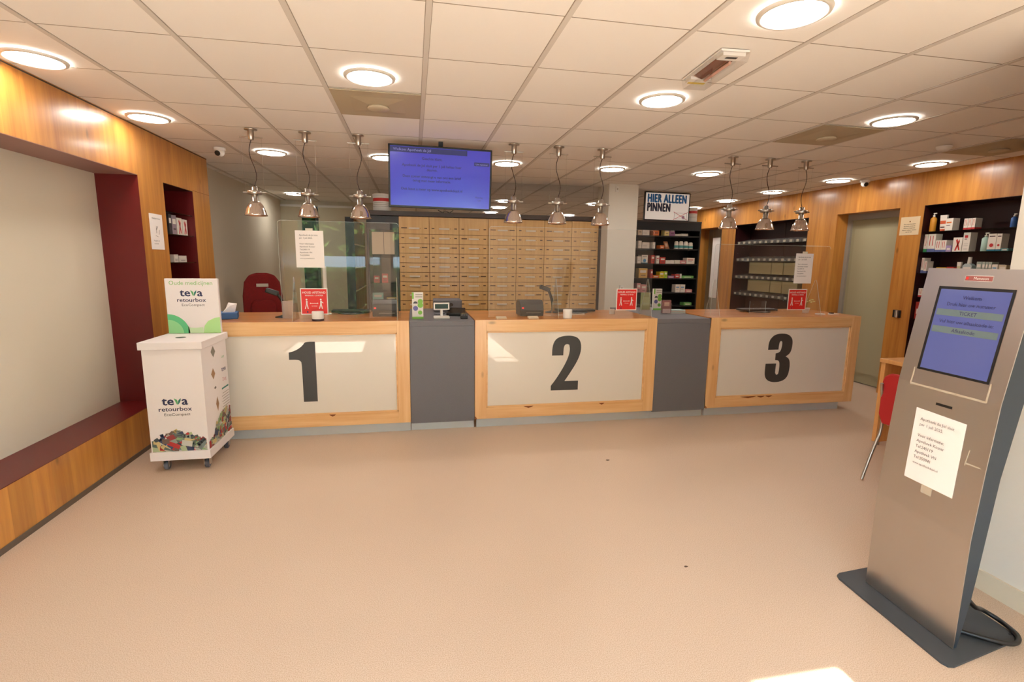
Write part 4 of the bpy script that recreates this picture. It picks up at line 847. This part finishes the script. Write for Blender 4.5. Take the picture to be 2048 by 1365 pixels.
# ================================================================== OBJECTS ON THE COUNTERS
def at(x, y): return (x, y, TOP+.0006)
o = thing('tissue_box', 'blue tissue box with a white tissue at the left end of counter 1', 'tissue box', at(-1.645, 4.93), .25)
MB().box(-.075, .075, -.10, .10, 0, .055, M('tissue blue', (60, 100, 150), .6)).build('box', o, bev=.004)
MB().add([(-.05, -.03, .055), (.05, .0, .055), (.07, .01, .13), (.02, -.02, .115), (.0, .03, .14), (-.03, .05, .055), (.05, .05, .055), (-.02, -.01, .09)], [(0, 1, 3, 7), (1, 2, 3), (2, 4, 3), (4, 7, 3), (5, 6, 4), (6, 2, 4), (5, 4, 7), (0, 7, 5)], PAPER).build('tissue', o)
def scanner(loc, rz, s, hs=1):
    o = thing('barcode_scanner', s, 'barcode scanner', loc, rz, 'scanners on the counters')
    MB().lathe([(.075, 0), (.072, .008), (.03, .016), (.012, .022)], (0, 0, 0), BLACK, 24).build('stand_base', o)
    MB().tube(cr([(0, 0, .02), (.0, .0, .08), (-.01, .01, .14), (-.04, .0, .19*hs)]), .007, BLACK).build('stand_neck', o)
    h = MB().tube(cr([(.01, .01, .11), (-.03, 0, .19*hs), (-.06, -.005, .215*hs)]), [.012]*17, BLACK).build('handle', o)
    MB().obox((-.085, -.01, .225*hs), .055, .032, .022, BLACK, ry=.35).build('scan_head', o, bev=.008)
    return o
scanner(at(-1.19, 4.97), .1, 'black barcode scanner on a round stand, left on counter 1', 1.05)
scanner(at(1.46, 5.22), 0, 'black barcode scanner standing upright on counter 2', 1.15)
o = thing('cream_jar', 'white jar with dark base in front of the red sign on counter 1', 'jar', at(-.835, 4.665))
MB().lathe([(.050, 0), (.051, .016), (.050, .018)], (0, 0, 0), M('jar dark', (60, 40, 44), .4), 28).build('base_ring', o); MB().lathe([(.049, .018), (.050, .03), (.050, .078), (.046, .084), (0, .084)], (0, 0, 0), WHITE, 28, cap=False).build('lid', o)
o = thing('cream_jar', 'small plain white jar at the front edge of counter 2', 'jar', at(1.462, 4.660))
MB().lathe([(.040, 0), (.043, .01), (.044, .06), (.043, .066)], (0, 0, 0), WHITE, 28).build('body', o); MB().lathe([(.045, .066), (.045, .082), (.042, .086), (0, .086)], (0, 0, 0), WHITE, 28, cap=False).build('lid', o)
def card_box(loc, s, back=0):
    o = thing('leaflet_box', s, 'leaflet box', loc, 0, 'green and white leaflet boxes')
    MB().box(-.052, .052, 0, .04, 0, .25, WHITE).build('box', o, bev=.002)
    m = MB(); y = -.0008; gn = M('leaf green', (130, 190, 80), .6)
    m.box(-.052, .052, -.0008, 0, 0, .02, gn); m.box(-.052, -.035, -.0008, 0, .19, .25, gn); m.disc((.025, y-.0002, .13), .026, X, Z, gn, 20); m.disc((.025, y-.0004, .165), .024, X, Z, gn, 20); m.disc((.022, y, .06), .02, X, Z, gn, 20); m.disc((-.02, y, .10), .023, X, Z, M('print violet', (110, 110, 170), .6), 20); m.disc((-.02, y, .145), .021, X, Z, M('print slate', (70, 80, 90), .6), 20, 0, PI)
    m.box(-.02, .045, y, 0, .205, .212, M('print grey line', (150, 140, 132), .6)); m.box(-.02, .045, y, 0, .225, .232, M('print grey line'))
    m.build('print', o, fix=False)
card_box(at(.035, 4.82)[:2]+(TOP-.0095,), 'tall green and white leaflet box on the left grey pedestal')
PT = TOP-.0095
o = thing('customer_display', 'white price display on a short stand on the left grey pedestal', 'customer display', (.26, 4.84, PT))
MB().box(-.075, .075, -.03, .07, 0, .02, WHITE).build('base', o, bev=.004); MB().cyl((0, .03, .02), (0, .03, .08), .013, WHITE).build('post', o)
MB().obox((0, .02, .115), .075, .012, .035, WHITE, rx=-.12).build('head', o, bev=.004); MB().obox((0, .007, .115), .062, .0012, .022, M('lcd glass', (52, 62, 60), .15), rx=-.12).build('lcd', o)
o = thing('payment_terminal', 'small black payment terminal right of the white price display', 'payment terminal', (.475, 4.83, PT), -.1)
MB().prism([(-.06, 0), (.07, 0), (.07, .045), (-.06, .028)], (-.035, 0, 0), Y, Z, (.07, 0, 0), BLACK).build('body', o, bev=.006); MB().obox((0, .035, .0425), .025, .022, .0012, M('lcd glass'), rx=.13).build('display', o)
m = MB()
for i in range(3):
    for j in range(4): m.obox((-.02+i*.02, -.045+j*.015, .0325+j*.002), .006, .004, .0015, M('keys', (110, 110, 110), .5), rx=.13)
m.build('keypad', o)
o = thing('desk_phone', 'black telephone with cable on the left grey pedestal behind the terminal', 'telephone', (.42, 5.12, PT), -.3)
MB().prism([(-.09, 0), (.09, 0), (.09, .07), (-.09, .03)], (-.08, 0, 0), Y, Z, (.16, 0, 0), BLACK).build('body', o, bev=.006); MB().tube(cr([(-.06, -.08, .06), (-.065, -.04, .085), (-.065, .04, .105), (-.06, .08, .10)]), .016, BLACK).build('handset', o)
MB().tube(cr([(-.08, -.06, .03), (-.14, -.10, .012), (-.18, -.06, .008), (-.22, -.02, .008)]), .003, BLACK).build('cable', o)
o = thing('cash_terminal', 'grey metal box unit at the back of the left grey pedestal', 'terminal box', (.34, 5.50, PT))
MB().box(-.13, .17, -.08, .2, 0, .13, DGREY).build('case', o, bev=.01); MB().box(-.11, .02, -.082, -.08, .09, .105, BLACK).box(-.11, .02, -.082, -.08, .03, .045, BLACK).build('slot', o)
def printer(loc, rz, s):
    o = thing('label_printer', s, 'label printer', loc, rz, 'black label printers')
    MB().prism([(-.10, 0), (.12, 0), (.12, .12), (.06, .155), (-.04, .155), (-.09, .12), (-.11, .06)], (-.12, 0, 0), Y, Z, (.24, 0, 0), M('printer black', (34, 33, 34), .45)).build('case', o, bev=.008)
    MB().box(-.105, -.085, -.113, -.106, .075, .09, M('red lamp', (220, 40, 30), .4, emis=.6)).build('indicator', o)
    MB().box(-.06, .09, -.112, -.10, .03, .036, M('printer slot', (120, 116, 112), .4)).build('paper_slot', o)
printer(at(-.27, 5.05), 0, 'black label printer with red lamp at the right of counter 1')
printer(at(1.16, 4.98), 0, 'black label printer with red lamp in the middle of counter 2')
def monitor(loc, s, w, tall, rz=0):
    o = thing('flat_monitor', s, 'monitor', loc, rz, 'monitors on the counters')
    MB().lathe([(.13, 0), (.128, .008), (.03, .014)], (0, .0, 0), BLACK, 32).build('base', o)
    if tall: MB().box(-w/2, w/2, -.01, .02, .04, .03+tall, BLACK).build('panel', o, bev=.005); MB().box(-.02, .02, .02, .04, .01, .1, BLACK).build('stand', o)
    else: MB().box(-w/2, w/2, -.05, .10, .012, .035, BLACK).build('panel', o, bev=.008)
monitor(at(-.62, 5.28), 'low black monitor foot behind the screen of counter 1', .38, 0)
monitor(at(1.72, 5.20), 'low black folded monitor at the right of counter 2', .42, 0)
monitor(at(3.90, 5.13), 'low black folded monitor on counter 3', .44, 0)
o = thing('paper_holder', 'clear holder with pale papers beside the red sign on counter 1', 'paper holder', at(-1.12, 4.86))
MB().box(-.05, .06, 0, .003, 0, .16, M('papers grey', (190, 180, 176), .7)).build('paper', o); MB().box(-.055, .065, -.004, -.001, 0, .17, PLEXI).build('cover', o)
o = thing('post_tube', 'white upright post behind the red sign on counter 1', 'post', at(-.85, 5.2)); MB().cyl((0, 0, 0), (0, 0, .47), .018, WHITE, 16).build('shaft', o); MB().lathe([(.05, 0), (.05, .008)], (0, 0, 0), WHITE, 24).build('foot', o)
m = MB().box(-.025, .025, 0, .03, 0, .055, WHITE); o = m.build('note_block', None, at(2.06, 4.99), bev=.002); tag(o, 'small upright white block at the right of counter 2', 'note block')
for i, (x, s) in enumerate(((.81, 'left pale card tray at the front edge of counter 2'), (1.12, 'right pale card tray at the front edge of counter 2'))):
    o = MB().prism([(-.03, 0), (.03, 0), (.03, .024), (-.03, .012)], (-.05, 0, 0), Y, Z, (.1, 0, 0), M('tray cream', (206, 184, 150), .5)).build('card_tray', None, at(x, 4.665), bev=.002); tag(o, s, 'card tray', 'card trays on counter 2')
o = thing('cable', 'white cable lying on counter 2 beside the printer', 'cable', at(1.45, 4.925)); MB().tube(cr([(-.16, .02, .004), (-.1, .0, .004), (.0, .0, .004), (.12, .03, .004), (.3, .06, .004)]), .003, WHITE).build('lead', o)
# right grey pedestal things
o = thing('leaflet_holder', 'clear holder of pink photo leaflets on the right grey pedestal', 'leaflet holder', (2.70, 5.02, PT))
MB().box(-.05, .05, .012, .03, .01, .15, M('photo leaflet', (150, 100, 96), .6)).box(-.045, .045, .0105, .012, .012, .06, M('leaflet pale', (206, 180, 176), .6)).box(-.03, .03, .0105, .012, .09, .13, M('leaflet face', (206, 170, 150), .6)).build('leaflet_stack', o)
MB().box(-.055, .055, .004, .007, 0, .12, PLEXI).box(-.055, .055, .034, .037, 0, .16, PLEXI).box(-.058, -.055, .004, .037, 0, .12, PLEXI).box(.055, .058, .004, .037, 0, .12, PLEXI).build('holder', o)
card_box((2.83, 5.5, PT), 'green and white leaflet box at the back of the right grey pedestal')
o = MB().box(-.05, .05, 0, .05, 0, .2, M('pale green card', (150, 160, 110), .6)).box(-.04, .04, -.0006, 0, .05, .15, M('card green', (176, 184, 140), .6)).build('leaflet_box', None, (2.71, 5.55, PT)); tag(o, 'olive green box left of the white and green leaflet box', 'leaflet box')
for i in range(5):
    o = MB().box(-.105, .105, -.06, .06, 0, .0075, M('booklet %d' % (i % 3), [(214, 204, 196), (176, 196, 196), (206, 190, 180)][i % 3], .7)).build('booklet', None, (2.865+.006*random.uniform(-1, 1), 5.16, PT+i*.0078), random.uniform(-.08, .08))
    tag(o, f'pale booklet in the stack on the right grey pedestal, {["lowest", "second from bottom", "middle", "second from top", "topmost"][i]}', 'booklet', 'booklets stacked on the right pedestal')
o = thing('orchid_plant', 'pale potted flower behind the red sign on counter 3', 'flower', at(4.40, 4.98))
MB().lathe([(.03, 0), (.04, .05), (.042, .055)], (0, 0, 0), WHITE, 20).build('pot', o); MB().tube(cr([(0, 0, .05), (.01, 0, .11), (.04, -.01, .15)]), .003, M('stem green', (110, 120, 50), .6)).build('stem', o)
for a, b, c in ((.04, -.01, .15), (.07, 0, .13), (.0, .01, .13)):
    m = MB()
    for j in range(5):
        t_ = j*2*PI/5; d_ = Vector((math.cos(t_), -.4, math.sin(t_)*.8)); p = d_.orthogonal().normalized()*.01; m.add([(a, b, c), Vector((a, b, c))+d_*.02+p, Vector((a, b, c))+d_*.035, Vector((a, b, c))+d_*.02-p], [(0, 1, 2, 3)], M('petal', (214, 206, 120), .6))
    m.build('blossom', o, fix=False)
o = MB().box(-.05, .05, -.025, .025, 0, .008, PAPER).box(-.05, -.01, -.015, .015, .008, .02, M('stamp brown', (70, 44, 34), .6)).build('memo_pad', None, at(4.60, 4.80), .1); tag(o, 'small white memo pad with a dark clip at the right end of counter 3', 'memo pad')
o = MB().box(-.04, .04, -.03, .03, 0, .01, PAPER).build('paper_stack', None, at(4.43, 4.80), -.1); tag(o, 'small white paper stack beside the right foot of the counter 3 screen', 'paper')
o = thing('sign_holder', 'clear acrylic tabletop holder in front of the monitor on counter 3', 'sign holder', at(3.73, 4.92)); MB().box(-.1, .1, 0, .003, 0, .14, PLEXI).build('pane', o); MB().cyl((-.1, 0, 0), (-.1, 0, .14), .0015, EDGE, 5).cyl((.1, 0, 0), (.1, 0, .14), .0015, EDGE, 5).build('pane_edge', o)
# ================================================================== CHAIRS AND DESK
oc = thing('office_chair', 'dark red upholstered office chair behind counter 1', 'office chair', (-1.88, 6.9, 0), .3)
FABR = M('dark red fabric', (124, 20, 18), .9, var=.12, bscale=60)
def cushion(m, cx_, cy_, cz, hx, hy, hz, mat, n=20):
    vs = []; fs = []
    for j in range(n//2+1):
        for i in range(n):
            t_, a = PI*j/(n//2)-PI/2, 2*PI*i/n
            e = lambda v, p: math.copysign(abs(v)**p, v)
            vs.append((cx_+hx*e(math.cos(t_), .45)*e(math.cos(a), .5), cy_+hy*e(math.cos(t_), .45)*e(math.sin(a), .5), cz+hz*e(math.sin(t_), .7)))
    for j in range(n//2):
        for i in range(n): fs.append((j*n+i, j*n+(i+1) % n, (j+1)*n+(i+1) % n, (j+1)*n+i))
    m.add(vs, fs, mat, True)
m = MB(); p = [(-.20, .62), (.20, .62), (.235, .8), (.235, 1.1), (.21, 1.28), (.15, 1.37), (.06, 1.4), (-.06, 1.4), (-.15, 1.37), (-.21, 1.28), (-.235, 1.1), (-.235, .8)]
m.prism(p, (0, .16, 0), X, Z, (0, .07, 0), FABR); m.build('backrest', oc, bev=.025)
m = MB(); cushion(m, 0, .145, .93, .15, .03, .12, FABR); m.build('lumbar_pad', oc)
m = MB(); m.box(-.07, .07, .15, .162, 1.22, 1.26, M('chair slot', (196, 186, 170), .7)); m.build('grip_slot', oc)
MB().prism([(-.18, .6), (.18, .6), (.2, 1.0), (.15, 1.25), (-.15, 1.25), (-.2, 1.0)], (0, .231, 0), X, Z, (0, .02, 0), BLACK).build('back_shell', oc)
m = MB(); cushion(m, 0, -.08, .50, .25, .25, .05, FABR); m.build('seat', oc)
MB().tube(cr([(0, .1, .43), (0, .28, .5), (0, .275, .7)]), .022, BLACK).build('back_bar', oc)
MB().cyl((0, -.05, .12), (0, -.05, .45), .03, BLACK).build('gas_lift', oc)
for s in (-1, 1): MB().tube(cr([(s*.2, -.05, .46), (s*.29, -.05, .5), (s*.29, -.05, .66), (s*.29, .05, .68), (s*.29, -.2, .68)]), .016, BLACK).build('armrest', oc)
for j in range(5):
    a = j*2*PI/5+.3; e = Vector((math.cos(a)*.3, math.sin(a)*.3-.05, .075)); l_ = MB().tube([(0, -.05, .13), e], [.025, .018], BLACK).build('base_leg', oc)
    MB().lathe([(.028, -.012), (.028, .012)], (e.x, e.y, .028), BLACK, 16, X).cyl((e.x, e.y, .03), (e.x, e.y, .08), .008, BLACK).build('castor', l_)
dk = thing('consultation_desk', 'light wooden desk end behind the ticket kiosk', 'desk', (4.30, 3.60, 0))
MB().box(-.26, .26, .0, .04, .03, .755, DESKWOOD).build('side_panel', dk, bev=.004); MB().box(-.26, .26, -.95, -.91, .03, .755, DESKWOOD).build('side_panel', dk, bev=.004)
MB().box(-.27, .27, -.96, .05, .755, .79, DESKWOOD).build('worktop', dk, bev=.004); MB().box(.2, .24, -.91, 0, .3, .755, DESKWOOD).build('modesty_panel', dk)
for x in (-.22, .22):
    for y in (.02, -.93): MB().cyl((x, y, 0), (x, y, .03), .02, CHROME).build('foot', dk)
vc = thing('visitor_chair', 'red padded visitor chair with chrome legs mostly behind the kiosk', 'chair', (3.61, 2.835, 0), math.radians(100))
FR2 = M('bright red fabric', (176, 26, 26), .7)
MB().prism([(-.17, .45), (.17, .45), (.2, .52), (.2, .76), (.19, .80), (.15, .83), (-.15, .83), (-.19, .80), (-.2, .76), (-.2, .52)], (0, .2, 0), X, Z, (0, .03, .0), FR2).build('backrest', vc, bev=.012)
m = MB(); cushion(m, 0, -.02, .45, .22, .22, .03, FR2); m.build('seat', vc)
for s in (-1, 1):
    MB().tube(cr([(s*.21, -.28, .01), (s*.21, -.22, .22), (s*.2, -.16, .41), (s*.2, .1, .42)]), .011, CHROME).build('leg', vc)
    MB().tube(cr([(s*.21, .30, .01), (s*.2, .24, .22), (s*.2, .17, .42), (s*.19, .245, .75)]), .011, CHROME).build('leg', vc)
# floor marks
for x, y, r, s in ((1.398, 2.225, .014, 'small dark scuff on the floor in front of counter 3'), (1.527, 3.665, .02, 'faint mark on the floor in front of counter 2')):
    p = [(r*random.uniform(.6, 1.1)*math.cos(a*PI/5), r*.7*random.uniform(.5, 1.1)*math.sin(a*PI/5)) for a in range(10)]
    o = MB().prism(p, (0, 0, 0), X, Y, (0, 0, .0008), M('scuff', (96, 76, 60), .8)).build('floor_scuff', None, (x, y, .0001)); tag(o, s, 'floor mark')
